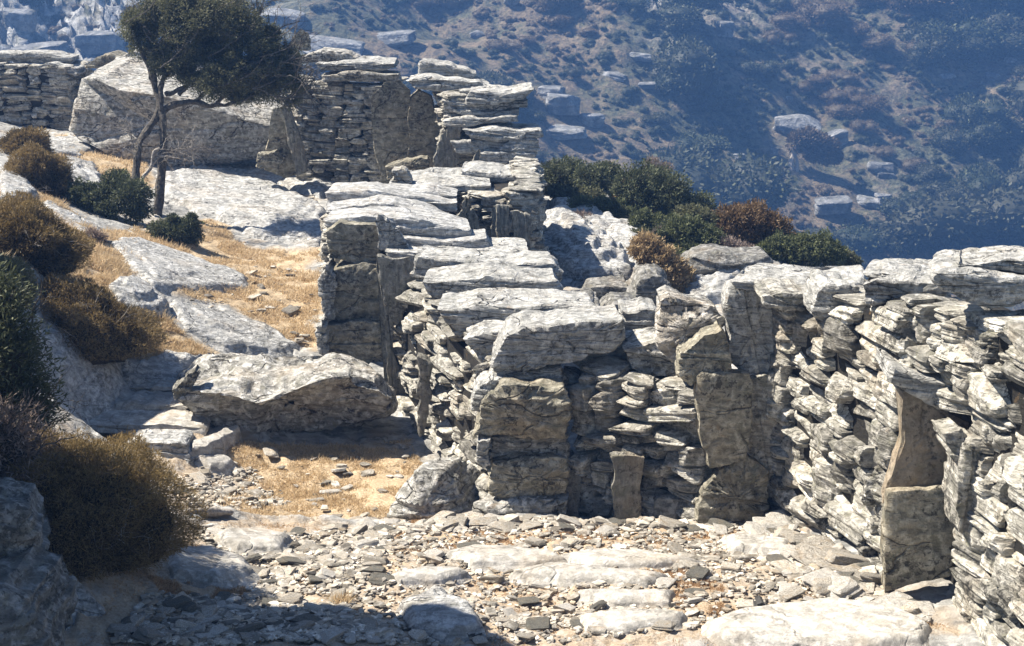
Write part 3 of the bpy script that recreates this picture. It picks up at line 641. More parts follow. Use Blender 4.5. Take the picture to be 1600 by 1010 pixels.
# --- W2: stacked slabs and doorway stones
w2 = wall('dry stone wall of stacked overhanging flat slabs right of the doorway recess in the background',
          [(-.72, 14.9), (-.60, 14.0), (.16, 14.0), (.22, 15.0)], [-.1]*4, [1.18, 1.15, .72, .75], 91, sides=(0, 1, 2), hr=(.03, .06), lr=(.12, .4), tilt=.05)
B2 = [([(653,112),(656,97),(700,102),(745,114),(740,124),(655,120)], 14.6, .4), ([(634,128),(660,120),(750,128),(765,138),(700,144),(650,138)], 14.3, .6),
      ([(728,152),(732,142),(800,146),(836,140),(824,152),(790,160),(745,168),(730,164)], 13.9, .7), ([(690,188),(740,184),(808,182),(810,190),(740,196),(692,196)], 13.85, .6),
      ([(722,204),(780,202),(846,204),(850,212),(790,222),(735,218)], 13.7, .6), ([(782,234),(800,214),(820,208),(842,222),(840,236),(800,240)], 13.7, .35),
      ([(705,222),(760,216),(790,224),(782,240),(715,238)], 13.75, .4), ([(745,240),(800,236),(838,240),(838,252),(780,258),(740,254)], 13.7, .4),
      ([(690,156),(760,160),(826,156),(826,170),(770,176),(694,172)], 13.95, .6), ([(706,172),(760,174),(812,172),(808,184),(740,186)], 13.95, .6), ([(715,142),(745,138),(800,142),(795,150),(730,152)], 14.1, .4)]
for k, (pl, d, t) in enumerate(B2): cap(w2, 'capstone', pl, d, t, seed=95+k, M=130)
cap(w2, 'upright_slab', [(676,266),(688,215),(706,188),(722,200),(718,240),(712,266)], 13.9, .08, mat=M_up, seed=110, a1=.006, bed=(1,0,0), label='pale upright slab')
cap(w2, 'upright_slab', [(740,272),(742,240),(748,234),(754,250),(753,272)], 13.2, .06, mat=M_up, seed=111, bed=(1,0,0))
cap(w2, 'jamb_slab', [(638,270),(638,150),(652,136),(672,150),(686,190),(688,230),(680,270)], 14.6, .14, mat=M_tan, seed=112, M=120, a1=.01, bed=(0,1,0))

# --- W1: background wall, coursed, behind the windswept tree
w1 = wall('tall coursed dry stone wall in the background, between the windswept tree and the doorway recess',
          [(-2.22, 16.1), (-2.10, 15.35), (-1.18, 15.1), (-1.05, 16.1)], [-.02]*4, [1.14, 1.14, 1.12, 1.12], 121, sides=(0, 1, 2), hr=(.035, .085), lr=(.10, .36), prot=.02, tilt=.04, tones=.22)
for k, (pl, d, t, mt) in enumerate([([(490,100),(540,96),(618,100),(620,108),(590,114),(500,110)], 15.1, .7, M_cap), ([(462,94),(500,78),(545,82),(560,92),(520,98),(468,100)], 15.4, .5, M_boulder),
        ([(500,118),(560,112),(622,116),(626,128),(560,128),(505,128)], 15.05, .5, M_wall)]):
    cap(w1, 'capstone', pl, d, t, mat=mt, seed=122+k, M=130)
cap(w1, 'capstone', [(450,80),(456,58),(472,46),(482,52),(484,78)], 15.8, .12, mat=M_tan, seed=126, label='pointed stone standing on the wall top')
cap(w1, 'jamb_slab', [(582,200),(580,150),(600,130),(625,126),(642,140),(644,200),(640,270),(600,290),(586,240)], 14.95, .14, mat=M_tan, seed=127, M=140, a1=.008, bed=(0,1,0), label='tall rounded jamb slab')
cap(w1, 'threshold_stone', [(602,262),(640,250),(668,248),(672,262),(650,272),(606,282)], 14.3, .25, mat=M_tan, seed=129)
cap(w1, 'upright_slab', [(414,266),(420,200),(426,168),(444,168),(456,200),(476,240),(480,272),(445,280)], 15.1, .12, mat=M_tan, seed=130, bed=(0,1,0), a1=.01)
cap(w1, 'upright_slab', [(440,168),(452,170),(470,225),(480,268),(466,278),(452,225)], 14.95, .10, mat=M_up, seed=131, bed=(1,0,0))

# --- W0: far-left wall
w0 = wall('dark coursed dry stone wall in the background at the left edge of the photo, left of the huge fallen block',
          [(-7.2, 18.4), (-7.2, 17.6), (-4.75, 17.2), (-4.6, 17.9)], [.35, .35, .2, .2], [1.20, 1.20, 1.12, 1.12], 141, sides=(1, 2), hr=(.035, .07), lr=(.10, .38), prot=.03, tilt=.06, tones=.25)
for k, (pl, d, t) in enumerate([([(-40,86),(0,82),(60,84),(110,90),(112,100),(60,98),(-40,96)], 17.3, .5), ([(50,104),(70,98),(120,108),(122,116),(80,114)], 17.1, .4)]):
    cap(w0, 'capstone', pl, d, t, seed=142+k, M=130)

# ------------------------------------------------------------ boulders and blocks
def rockthing(name, label, cat, poly, d, t, mat, group=None, **kw):
    V, Fs = slab(poly, d, t, **kw); return single(name, V, Fs, mat, label, cat, group, smooth=50)
rockthing('fallen_block', 'huge squared pale rock block with lichen stains lying behind the windswept tree', 'boulder',
    [(106,205,.2),(112,170,.2),(124,124,.3),(150,124,.1),(185,138,0),(250,146,-.05),(330,170,0),(426,196,.1),(426,225,.15),(410,250,.2),(330,262,.25),(250,262,.2),(180,254,.1),(150,235,.1),(125,222,.15)], 15.4, 1.2, M_boulder,
    back=(.05,1,.14), M=300, K=22, C=22, a1=.022, s1=.5, a2=.02, thick=.16, bed=(-.1,-.35,1), seed=201, bulge=.02)
rockthing('boulder', 'smooth tan boulder behind the top of the huge fallen block', 'boulder', [(130,108),(150,90),(175,84),(200,92),(206,112)], 17.0, .4, M_tan, seed=202)
rockthing('boulder', 'pale cracked boulder stacked just left of the tree crown, behind the huge block', 'boulder', [(188,95),(200,82),(225,84),(240,92),(235,104),(196,106)], 16.8, .4, M_boulder, seed=203)
rockthing('rock_slab', 'thin pale slab under the cracked boulder left of the tree crown', 'rock slab', [(190,112),(210,104),(240,106),(240,116),(200,118)], 16.7, .4, M_cap, seed=204)
rockthing('boulder', 'big low white boulder with a dark shaded front beside the stone steps', 'boulder',
    [(330,672,.22),(300,655,.12),(276,626,0),(290,610,0),(345,618,-.06),(400,628,-.10),(450,612,-.08),(500,594,-.04),(550,584,.02),(592,596,.08),(622,622,.12),(618,645,.2),(560,668,.34),(480,684,.34),(390,684,.30)], 9.0, .75, M_boulder,
    back=(-.06,1,.03), M=280, K=22, C=22, a1=.055, s1=.26, a2=.02, thick=.10, bed=(.12,-.12,1), seed=205, bulge=.0, vert=False, backpoly=[(330,640),(290,620),(270,596),(276,578),(330,563),(400,554),(450,550),(500,551),(540,555),(572,572),(606,604),(604,620),(550,640),(480,650),(390,650)])
rockthing('rock_shard', 'dark splinter of rock leaning against the left side of the white boulder', 'rock', [(268,610),(300,575),(312,580),(306,600),(284,622),(272,624)], 9.0, .12, M_up, seed=206)
rockthing('stone_block', 'small pale stone block lying at the foot of the leaning slab by the background wall', 'rock', [(400,262),(402,242),(430,238),(440,252),(438,264)], 14.9, .25, M_tan, seed=207)
rockthing('boulder', 'dark lichen-covered boulder at the left edge below the cushion bush', 'boulder',
    [(-60,900),(-60,800),(0,796),(40,800),(70,830),(82,870),(60,905),(20,920),(-20,925)], 5.6, .36, M_dark, back=(-.2,1,.0), M=220, K=16, C=16, a1=.035, s1=.25, a2=.012, thick=.06, seed=208, bulge=.2)
rockthing('boulder', 'dark rough rock in the bottom left corner', 'boulder',
    [(-60,1080),(-60,930),(-10,925),(40,945),(66,985),(70,1030),(60,1080)], 5.2, .5, M_dark, M=200, K=14, C=14, a1=.04, s1=.2, seed=209, bulge=.25)
rockthing('boulder', 'grey boulder behind the low walls, half sunk below the shrubs in the middle distance', 'boulder', [(1060,425),(1085,402),(1120,394),(1150,398),(1200,400),(1210,420),(1120,428)], 12.0, .4, M_dark, seed=211, bulge=.2)
for k, (pl, d, lab) in enumerate([([(985,470),(1000,440),(1030,432),(1050,450),(1048,478)], 11.3, 'dark cracked boulder right of the rock pile behind the middle wall'),
    ([(900,470),(920,450),(985,446),(995,470),(960,484)], 11.5, 'angular grey block in the shaded rock pile behind the middle wall'),
    ([(890,445),(930,432),(975,436),(980,448),(920,452)], 12.0, 'flat slab on the far side of the rock pile behind the middle wall'),
    ([(940,500),(960,478),(1000,480),(1010,500),(980,510)], 10.8, 'low dark rock nearest the pale square capstone, in the rock pile behind the middle wall'),
    ([(880,492),(900,478),(935,482),(940,500),(900,505)], 10.5, 'small rock wedged behind the ends of the wide capstones')]):
    rockthing('boulder', lab, 'boulder', pl, d, .45, M_dark, seed=215+k, a1=.03)
# wooden-looking flat edge of the steps
rockthing('stone_step', 'lowest stone step, a wide pale slab half in the shadow of the cushion bush', 'step', [(130,663),(180,663),(250,664),(316,668),(320,676),(318,684),(230,682),(134,674)], 8.93, .30, M_flag, seed=240, a1=.006, a2=.006, M=150, bulge=0, vert=False)
rockthing('stone_step', 'second stone step, a rounded pale slab left of the white boulder', 'step', [(182,633),(230,632),(290,634),(296,640),(290,646),(184,642)], 9.21, .26, M_flag, seed=241, a1=.008, a2=.005, M=130, bulge=0, vert=False)
rockthing('stone_step', 'highest stone step, a thin pale slab above the other two', 'step', [(188,606),(230,604),(268,606),(272,612),(240,616),(190,614)], 9.46, .24, M_flag, seed=242, a1=.010, a2=.005, M=120, bulge=0, vert=False)
rockthing('rock_slab', 'bluish layered slab in shadow below the stone steps', 'rock slab', [(192,694),(240,690),(292,698),(298,716),(292,728),(240,722),(200,712)], 8.62, .26, M_ground_rock, seed=243, a1=.015, a2=.015, thick=.03, M=130, bulge=0, vert=False)
flag('rock_slab', [(292,700),(330,683),(370,684),(366,708),(330,728),(296,722)], 'pale slab lying in the sun between the steps and the dry grass hollow', thick=.06, seed=5, level=.02, edge=.02)
flag('rock_slab', [(300,722),(350,720),(372,735),(330,742)], 'low rubble slab just below the sunny slab by the steps', thick=.03, seed=6)
# bare rock outcrops on the slope and beyond
OC = [([(168,380),(215,378),(300,408),(392,438),(388,452),(300,455),(240,450),(205,420)], 'long smooth grey rock sheet in the middle of the dry grass slope', .045, 2),
      ([(168,455),(200,440),(240,455),(262,480),(258,500),(215,500),(190,480)], 'rounded grey rock hump on the grass slope, left of the long rock tongue', .09, 2),
      ([(270,475),(340,490),(420,515),(468,545),(440,552),(350,545),(290,520)], 'long pale rock tongue reaching down the slope towards the white boulder', .05, 2),
      ([(50,520),(120,530),(190,560),(190,610),(150,640),(80,640),(40,590)], 'broad smooth rock sheet in blue shade right of the dark left-hand bush', .05, 3),
      ([(180,560),(270,555),(330,560),(300,580),(270,600),(200,598)], 'flat bedded pale rock above the steps and left of the white boulder', .05, 3),
      ([(250,275),(330,262),(420,290),(505,330),(505,392),(420,378),(330,340),(262,315)], 'broad pale rock sheet in the shadow of the windswept tree', .06, 3),
      ([(330,255),(400,262),(480,270),(560,290),(500,308),(420,292),(340,268)], 'bumpy sunlit rock ledge at the foot of the background wall', .07, 3),
      ([(68,325),(90,320),(150,355),(164,378),(140,380),(90,350)], 'narrow pale rock strip leading down from the left-hand rocks', .04, 1),
      ([(0,272),(40,285),(55,310),(30,330),(0,320)], 'pale weathered rock at the left edge between the brown bushes', .10, 2),
      ([(40,270),(100,250),(150,262),(160,290),(100,300)], 'low blue-grey rock behind the second brown bush', .06, 2),
      ([(60,222),(110,215),(150,235),(120,245),(70,245)], 'thin leaning slab below the left end of the huge block', .05, 1),
      ([(0,425),(60,420),(120,445),(160,470),(60,440)], 'thin pale rock band above the widest brown bush', .04, 1),
      ([(80,850),(130,845),(180,870),(222,885),(200,895),(120,885),(85,880)], 'pale ledge with a dark broken edge under the near cushion bush', .09, 2),
      ([(-20,935),(60,915),(130,925),(150,960),(90,985),(-20,985)], 'shaded streaked slab between the two dark rocks at bottom left', .05, 3)]
for k, (px_, lab, th, stp) in enumerate(OC):
    flag('rock_outcrop', px_, lab, thick=th*.6, steps=stp, seed=20+k, mat=M_ground_rock, n=130, amp=.018 if k > 2 else .008, jag=.03, cat='rock outcrop')
OR = [([(845,350),(880,340),(930,370),(975,405),(990,440),(930,445),(870,430),(846,400)], 'steep blue-grey sloping rock sheet right of the dark wall with the pale slab', .08, 3),
      ([(855,325),(900,330),(960,350),(1010,380),(1040,410),(1000,420),(940,375),(880,345)], 'long tilted ledge below the green shrubs, above the blue-grey rock sheet', .07, 3),
      ([(1060,455),(1100,428),(1150,425),(1200,440),(1180,470),(1100,475)], 'pale flat ledge behind the right-hand wall', .05, 3),
      ([(1085,315),(1110,302),(1150,306),(1162,318),(1120,325)], 'white sunlit rock crown showing behind the shrubs', .22, 1)]
for k, (px_, lab, th, stp) in enumerate(OR):
    flag('rock_outcrop', px_, lab, thick=th, steps=stp, seed=50+k, mat=M_ground_rock, n=130, amp=.03, jag=.025, cat='rock outcrop')
FL = [([(700,872),(740,864),(800,868),(862,876),(880,888),(820,894),(740,890)], 'white flagstone in the middle of the stony ground, left of its greyer neighbour'),
      ([(880,880),(920,870),(1000,868),(1060,876),(1100,884),(1010,896),(920,895)], 'grey-white flagstone right of the white one in the middle of the stony ground'),
      ([(800,905),(860,898),(980,898),(1040,906),(1010,918),(880,920)], 'long flagstone just below the two middle ones'),
      ([(900,935),(960,930),(1060,930),(1050,950),(960,952),(912,945)], 'flagstone strewn with small stones below the middle three'),
      ([(905,972),(980,962),(1080,966),(1070,985),(980,995),(915,988)], 'flagstone near the bottom centre beside the big pale slab'),
      ([(1100,985),(1160,962),(1300,952),(1400,965),(1455,985),(1440,1012),(1300,1030),(1150,1020),(1110,1003)], 'largest smooth pale slab at the foot of the near wall, under a dark stone'),
      ([(338,850),(350,836),(400,838),(452,850),(440,868),(370,868)], 'smooth grey flagstone right of the cushion bush'),
      ([(265,895),(280,868),(330,866),(385,884),(395,912),(340,918),(270,906)], 'bluish flagstone half in shade at the foot of the cushion bush'),
      ([(610,905),(660,897),(720,900),(735,908),(690,918),(625,916)], 'low pale flagstone left of the middle flagstones'),
      ([(1130,850),(1180,848),(1240,856),(1235,868),(1150,868)], 'small flagstone near the foot of the right-hand wall'),
      ([(620,955),(680,940),(740,970),(760,1000),(700,1010),(640,990)], 'rough purplish hump of rock at the edge of the shadow, bottom centre'),
      ([(440,640),(480,640),(490,660),(450,664)], 'x')][:-1]
for k, (px_, lab) in enumerate(FL):
    flag('flagstone', px_, lab, thick=.03 if k != 10 else .05, steps=1 if k != 10 else 2, seed=80+k, cat='flagstone', jag=.015, amp=.003 if k != 10 else .02, mat=M_flag if k != 10 else M_ground_rock)
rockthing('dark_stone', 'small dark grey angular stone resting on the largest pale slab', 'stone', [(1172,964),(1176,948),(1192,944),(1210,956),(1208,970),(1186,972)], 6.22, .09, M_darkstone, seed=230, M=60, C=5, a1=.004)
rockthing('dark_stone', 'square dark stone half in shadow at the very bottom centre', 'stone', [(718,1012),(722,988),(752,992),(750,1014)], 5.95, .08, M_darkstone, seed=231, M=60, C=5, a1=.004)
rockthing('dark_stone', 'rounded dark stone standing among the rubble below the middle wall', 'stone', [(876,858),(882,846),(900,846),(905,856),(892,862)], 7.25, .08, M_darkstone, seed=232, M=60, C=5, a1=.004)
V = None
def bar(p, q, r, seed, k=16, n=30):
    p, q = np.array(p), np.array(q); T = q-p; L = np.linalg.norm(T); T = T/L; S = np.cross(T, [0, 0, 1]); S /= np.linalg.norm(S); Up = np.cross(S, T)
    a_ = np.arange(k)/k*2*math.pi; ring = p+r*(np.cos(a_)[:, None]*S+.7*np.sin(a_)[:, None]*Up)
    V, Q, cp = loft(ring, q-p, n, 3, .9, .0); return rough(V, Q, .006, .1, .003, (0, 0, 1), .02, seed), [Q]+cp
a_, b_ = G(285, 806), G(360, 808); V, Fs = bar(a_+[0, 0, .015], b_+[0, 0, .015], .028, 5)
single('weathered_beam', V, Fs, M_dead, 'short dark weathered beam lying flat at the right foot of the cushion bush', 'beam')
for sk, (pp, qq, rr, lab) in enumerate([((1060,875),(1125,880),.022,'long brownish stone bar lying at the end of the grey-white flagstone'),((1145,880),(1215,874),.022,'long pale stone bar lying below the foot of the right-hand wall'),((300,830),(338,826),.016,'thin grey stone bar right of the cushion bush, near the beam')]):
    a_, b_ = G(*pp), G(*qq); V, Fs = bar(a_+[0, 0, .012], b_+[0, 0, .012], rr, 6+sk); single('stone_bar', V, Fs, M_loose, lab, 'stone')

# unseen rocks added beyond the left edge to cast shadow into the view
for k, (x, y, r_, h_, lab) in enumerate([(-2.42, 5.2, (.42, .98), 2.85, 'tall unseen rock added beyond the left edge to shade the bottom left ground'),(-3.7, 8.75, (.5, .45), .6, 'unseen rock added beyond the left edge to shade the slope below the wide brown bush')]):
    V, Q = ST[k+3] if 0 else STH[k+3]; b0 = H(x, y)[0]; W = V*np.array([r_[0]*2, r_[1]*2, h_])+np.array([x, y, b0+h_*.42]); W = W+.06*np.stack([fbm(W, .5, 4, 31+k+q) for q in range(3)], 1)
    single('boulder', W, Q, M_boulder, lab, 'boulder')

# ------------------------------------------------------------ loose stones
rng = np.random.RandomState(77)
flagpoly = [gp(*f_[0]) for f_ in FL]
LM = [[make_mesh('stone_mesh', V*np.array([1, 1, 1]), Q, mt) for V, Q in (ST[:10])] for mt in (M_loose, M_flag, M_up)]
def scatter_pts(poly, n, rng):
    poly = np.asarray(poly); lo, hi = poly[:, :2].min(0), poly[:, :2].max(0); o = np.empty((0, 2))
    while len(o) < n:
        q = rng.uniform(lo, hi, (n*3, 2)); o = np.concatenate([o, q[inpoly(q[:, 0], q[:, 1], poly)]])
    return o[:n]
zones = [('strewn over the stony ground in the foreground', gp((420,1005),(520,930),(640,830),(1180,822),(1290,900),(1380,955),(1100,985),(900,1008)), 620, .016, 'stones strewn over the stony foreground'),
         ('piled at the foot of the near right-hand wall', gp((1160,835),(1215,822),(1400,950),(1450,975),(1330,950),(1220,900)), 360, .027, 'stones fallen at the foot of the right-hand wall'),
         ('in the shadow at the bottom of the photo', gp((180,1008),(230,930),(420,930),(640,1008)), 420, .016, 'stones in the bottom shadow'),
         ('lying along the crest at the feet of the middle walls', gp((600,822),(880,816),(1180,814),(1180,830),(600,838)), 150, .021, 'stones along the crest below the middle walls'),
         ('scattered over the sunlit dry grass hollow', gp((350,700),(640,700),(640,800),(420,810)), 60, .019, 'stones scattered in the dry grass hollow'),
         ('in the shaded path below the steps', gp((210,725),(330,720),(400,740),(450,790),(300,800)), 90, .018, 'stones on the shaded path below the steps'),
         ('scattered on the upper grass slope', gp((120,370),(500,400),(490,545),(260,480)), 70, .024, 'stones scattered on the upper grass slope'),
         ('on the sunny ground right of the cushion bush', gp((300,825),(640,818),(560,935),(400,935)), 260, .017, 'stones right of the cushion bush'),
         ('on the slope below the background wall', gp((330,260),(560,280),(505,330),(300,300)), 60, .035, 'stones below the background wall')]
cand = []
for zi, (where, poly, n, size, grp) in enumerate(zones):
    for (x, y) in scatter_pts(poly, n, rng):
        if flagpoly is not None and rng.rand() < .88 and any(inpoly(np.array([x]), np.array([y]), f_)[0] for f_ in flagpoly): continue
        s = size*np.exp(rng.normal()*.62); s = min(s, size*3.4)
        cand.append((x, y, s, zi))
xy = np.array([(c[0], c[1]) for c in cand]); zs_ = H(xy[:, 0], xy[:, 1]); px_, py_, dd = project(np.concatenate([xy, zs_[:, None]], 1))
vis = (px_ > 5) & (px_ < 1595) & (py_ < 1005) & (py_ > 5)
score = np.where(vis, np.array([c[2] for c in cand])/dd, 0); order = np.argsort(-score); top = set(order[:285].tolist())
gb = Batch()
names = ['pale', 'tan-white', 'grey']
for i, (x, y, s, zi) in enumerate(cand):
    L = s*2.1; W = s*rng.uniform(1.0, 1.7); Hh = s*rng.uniform(.22, .62)
    rx, ry, rz = rng.normal()*.15, rng.normal()*.15, rng.uniform(0, 6.28)
    z = zs_[i]+Hh*.30+.01
    if i in top:
        k = rng.choice(3, p=[.6, .2, .2]); me = LM[k][rng.randint(10)]
        o = link('loose_stone', me, None, (x, y, z)); o.scale = (L, W, Hh); o.rotation_euler = (rx, ry, rz)
        big = 'large' if s > .045 else 'small'
        tag(o, '%s %s schist stone %s' % (big, names[k], zones[zi][0]), 'stone', zones[zi][4])
    else:
        V, Q = STL[rng.randint(len(STL))]
        V = (V*np.array([L, W, Hh]))@rotm(rx, ry, rz).T+np.array([x, y, z]); gb.add(V, Q, rng.normal()*.28)
V, Q, T = gb.out(); o = link('gravel', make_mesh('gravel', V, Q, M_loose, T)); tag(o, 'small flat stones and gravel strewn over the ground', 'gravel', None, 'stuff')
# fine chips
cb = Batch(); CH = [stone(700+i, 2, 5, 2, .0, .12) for i in range(8)]
for poly, n, s in [(zones[0][1], 4200, .0075), (zones[2][1], 2500, .009), (zones[5][1], 900, .008), (zones[7][1], 3200, .0075), (zones[1][1], 900, .016), (zones[3][1], 700, .013)]:
    q = scatter_pts(poly, n, rng); zz = H(q[:, 0], q[:, 1])
    for (x, y), z in zip(q, zz):
        if rng.rand() < .93 and any(inpoly(np.array([x]), np.array([y]), f_)[0] for f_ in flagpoly): continue
        V, Q = CH[rng.randint(8)]; k = s*np.exp(rng.normal()*.45)
        cb.add((V*np.array([2.4*k, 1.7*k, .8*k]))@rotm(rng.normal()*.2, rng.normal()*.2, rng.uniform(0, 6.28)).T+np.array([x, y, z+.008]), Q, rng.normal()*.35)
V, Q, T = cb.out(); o = link('stone_chips', make_mesh('stone_chips', V, Q, M_loose, T)); tag(o, 'fine flaky stone chips between the larger stones', 'stone chips', None, 'stuff')

# ------------------------------------------------------------ vegetation helpers
def unit(v): return v/np.maximum(np.linalg.norm(v, axis=1, keepdims=True), 1e-9)
def blades(pts, dirs, ln, wd, rng, fat=.5, bend=0):
    n = len(pts); dirs = unit(dirs); sd_ = unit(np.cross(dirs, rng.normal(size=(n, 3)))); l = (ln*rng.uniform(.6, 1.3, n))[:, None]; w_ = (wd*rng.uniform(.7, 1.3, n))[:, None]
    mid = pts+dirs*l*fat; tip = pts+dirs*l+np.array([0, 0, -1])*bend*l
    V = np.stack([pts, mid+sd_*w_*.5, tip, mid-sd_*w_*.5], 1).reshape(-1, 3)
    return V, np.arange(4*n).reshape(n, 4)
def tube(path, rad, k=7):
    path = np.asarray(path, float); n = len(path); rad = np.broadcast_to(rad, n); T = np.gradient(path, axis=0); T = unit(T)
    ref = np.array([.31, .77, .55]); S = unit(np.cross(T, ref)); U_ = np.cross(T, S); a_ = np.arange(k)/k*2*math.pi
    V = (path[:, None]+rad[:, None, None]*(np.cos(a_)[None, :, None]*S[:, None]+np.sin(a_)[None, :, None]*U_[:, None])).reshape(-1, 3)
    m = np.arange(k); q = [np.stack([i*k+m, i*k+(m+1) % k, (i+1)*k+(m+1) % k, (i+1)*k+m], 1) for i in range(n-1)]
    return V, np.concatenate(q)
def spline(pts, n=24):
    pts = np.asarray(pts, float); t = np.linspace(0, len(pts)-1, n); P0 = np.vstack([2*pts[0]-pts[1], pts, 2*pts[-1]-pts[-2]])
    i = np.minimum(t.astype(int), len(pts)-2); f = (t-i)[:, None]; a_, b_, c_, d_ = P0[i], P0[i+1], P0[i+2], P0[i+3]
    return .5*((2*b_)+(-a_+c_)*f+(2*a_-5*b_+4*c_-d_)*f**2+(-a_+3*b_-3*c_+d_)*f**3)
def twigs(bt, start, d, L, r, depth, rng, spread=.7, up=0, k=5, split=3):
    n = 6; p = np.array(start, float); path = [p.copy()]; d = np.array(d, float); d /= np.linalg.norm(d)
    for i in range(n):
        d = d+rng.normal(size=3)*.22+np.array([0, 0, up]); d /= np.linalg.norm(d); p = p+d*L/n; path.append(p.copy())
    V, Q = tube(path, np.linspace(r, r*.5, n+1), k); bt.add(V, Q, 0)
    if depth > 0:
        for s_ in range(split):
            at = path[rng.randint(2, n+1)]; nd = d+rng.normal(size=3)*spread; twigs(bt, at, nd, L*rng.uniform(.45, .75), r*.5, depth-1, rng, spread, up, max(3, k-1), split)
def dome(name, label, cat, c, R, mats, n, bl, bw, seed, group=None, lump=.12, jit=.45, tintf=None, loc_ground=True, core=True, deep=.35, sphere=False, inner=True):
    """cushion bush: centre c (ground), radii R; spiny blades through its outer shell, twigs inside"""
    rng = np.random.RandomState(seed); c = np.asarray(c, float); R = np.asarray(R, float)
    root = thing(name, label, cat, c, group)
    u_ = unit(rng.normal(size=(n, 3))); u_[:, 2] = np.abs(u_[:, 2]) if not sphere else u_[:, 2]
    u_[:, 2] = np.where(rng.rand(n) < .15, -u_[:, 2]*.25, u_[:, 2])
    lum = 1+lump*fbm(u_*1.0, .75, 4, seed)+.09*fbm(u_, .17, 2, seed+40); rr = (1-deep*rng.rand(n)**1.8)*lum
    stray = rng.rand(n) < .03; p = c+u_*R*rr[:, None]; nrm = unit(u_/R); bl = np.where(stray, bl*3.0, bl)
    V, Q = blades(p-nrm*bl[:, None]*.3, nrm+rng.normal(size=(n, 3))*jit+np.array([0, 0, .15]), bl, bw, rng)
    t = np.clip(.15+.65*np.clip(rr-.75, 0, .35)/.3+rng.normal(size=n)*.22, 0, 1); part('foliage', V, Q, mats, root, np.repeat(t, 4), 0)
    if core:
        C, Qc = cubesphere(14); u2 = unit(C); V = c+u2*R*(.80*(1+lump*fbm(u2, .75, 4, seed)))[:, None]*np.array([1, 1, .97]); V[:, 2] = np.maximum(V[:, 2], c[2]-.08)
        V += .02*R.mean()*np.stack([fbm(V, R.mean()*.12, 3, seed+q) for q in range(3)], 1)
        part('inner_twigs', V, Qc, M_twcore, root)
    if inner:
        bt = Batch()
        for k in range(9):
            u3 = unit(rng.normal(size=(1, 3)))[0]; u3[2] = abs(u3[2])*.6; u3[1] = -abs(u3[1]); twigs(bt, c+u3*R*.55, u3+[0, 0, .3], R.mean()*.55, R.mean()*.008, 2, rng, .6)
        V, Q, T = bt.out(); part('branches', V, Q, M_dead, root)
    return root
def clumps(name, label, cat, base, blobs, mat, n, ln, wd, seed, group=None, twig=6, jit=.9, deep=.6, core=.55):
    """leafy shrub made of several leaf clumps: blobs = list of (centre, radii)"""
    rng = np.random.RandomState(seed); base = np.asarray(base, float); root = thing(name, label, cat, base, group)
    vol = np.array([np.prod(r)**.67 for c_, r in blobs]); cnt = (n*vol/vol.sum()).astype(int); PV, DV, TT = [], [], []
    cb_ = Batch(); C8, Q8 = cubesphere(8)
    for (c_, r), m_ in zip(blobs, cnt):
        c_ = np.asarray(c_, float); r = np.asarray(r, float); u_ = unit(rng.normal(size=(m_, 3))); rr = (1-deep*rng.rand(m_)**1.3)*(1+.42*fbm(u_+c_, .45, 3, seed+7))
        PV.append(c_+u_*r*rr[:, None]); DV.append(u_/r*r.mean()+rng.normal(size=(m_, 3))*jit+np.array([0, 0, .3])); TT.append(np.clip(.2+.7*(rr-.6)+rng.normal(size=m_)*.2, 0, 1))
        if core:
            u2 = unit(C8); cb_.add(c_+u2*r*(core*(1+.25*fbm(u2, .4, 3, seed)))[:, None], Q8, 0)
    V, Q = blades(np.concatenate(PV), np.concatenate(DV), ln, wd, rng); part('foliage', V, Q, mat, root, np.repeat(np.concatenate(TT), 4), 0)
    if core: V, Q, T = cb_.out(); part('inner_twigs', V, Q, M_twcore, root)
    if twig:
        bt = Batch()
        for k in range(twig):
            c_, r = blobs[rng.randint(len(blobs))]; c_ = np.asarray(c_, float); r0 = float(np.mean(r)); st = c_-np.array([0, 0, r0*.8]); L = r0*1.3
            twigs(bt, st+rng.normal(size=3)*r0*.2, np.array([.3, 0, 1])+rng.normal(size=3)*.5, L, max(.004, L*.025), 2, rng, .5)
        V, Q, T = bt.out(); part('branches', V, Q, M_bark, root)
    return root
def pxd(n, d): return n/F*d

# near and middle brown cushion bushes
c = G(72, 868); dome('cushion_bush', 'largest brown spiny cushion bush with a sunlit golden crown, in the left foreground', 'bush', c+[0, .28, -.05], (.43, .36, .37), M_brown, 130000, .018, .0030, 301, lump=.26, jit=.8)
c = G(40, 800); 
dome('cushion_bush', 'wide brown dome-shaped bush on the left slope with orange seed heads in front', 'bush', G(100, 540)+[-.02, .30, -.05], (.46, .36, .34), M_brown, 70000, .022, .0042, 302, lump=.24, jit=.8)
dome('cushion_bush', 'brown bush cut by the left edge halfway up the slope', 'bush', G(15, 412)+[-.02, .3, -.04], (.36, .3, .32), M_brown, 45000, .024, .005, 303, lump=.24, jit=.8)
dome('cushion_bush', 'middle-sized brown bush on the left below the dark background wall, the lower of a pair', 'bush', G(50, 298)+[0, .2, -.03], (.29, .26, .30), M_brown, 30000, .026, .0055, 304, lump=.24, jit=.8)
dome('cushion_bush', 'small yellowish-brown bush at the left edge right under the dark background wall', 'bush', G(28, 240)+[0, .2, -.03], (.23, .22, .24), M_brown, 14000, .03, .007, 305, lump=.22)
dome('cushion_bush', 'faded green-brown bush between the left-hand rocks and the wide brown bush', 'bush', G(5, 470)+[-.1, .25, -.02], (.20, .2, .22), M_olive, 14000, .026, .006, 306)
c = G(-5, 700)
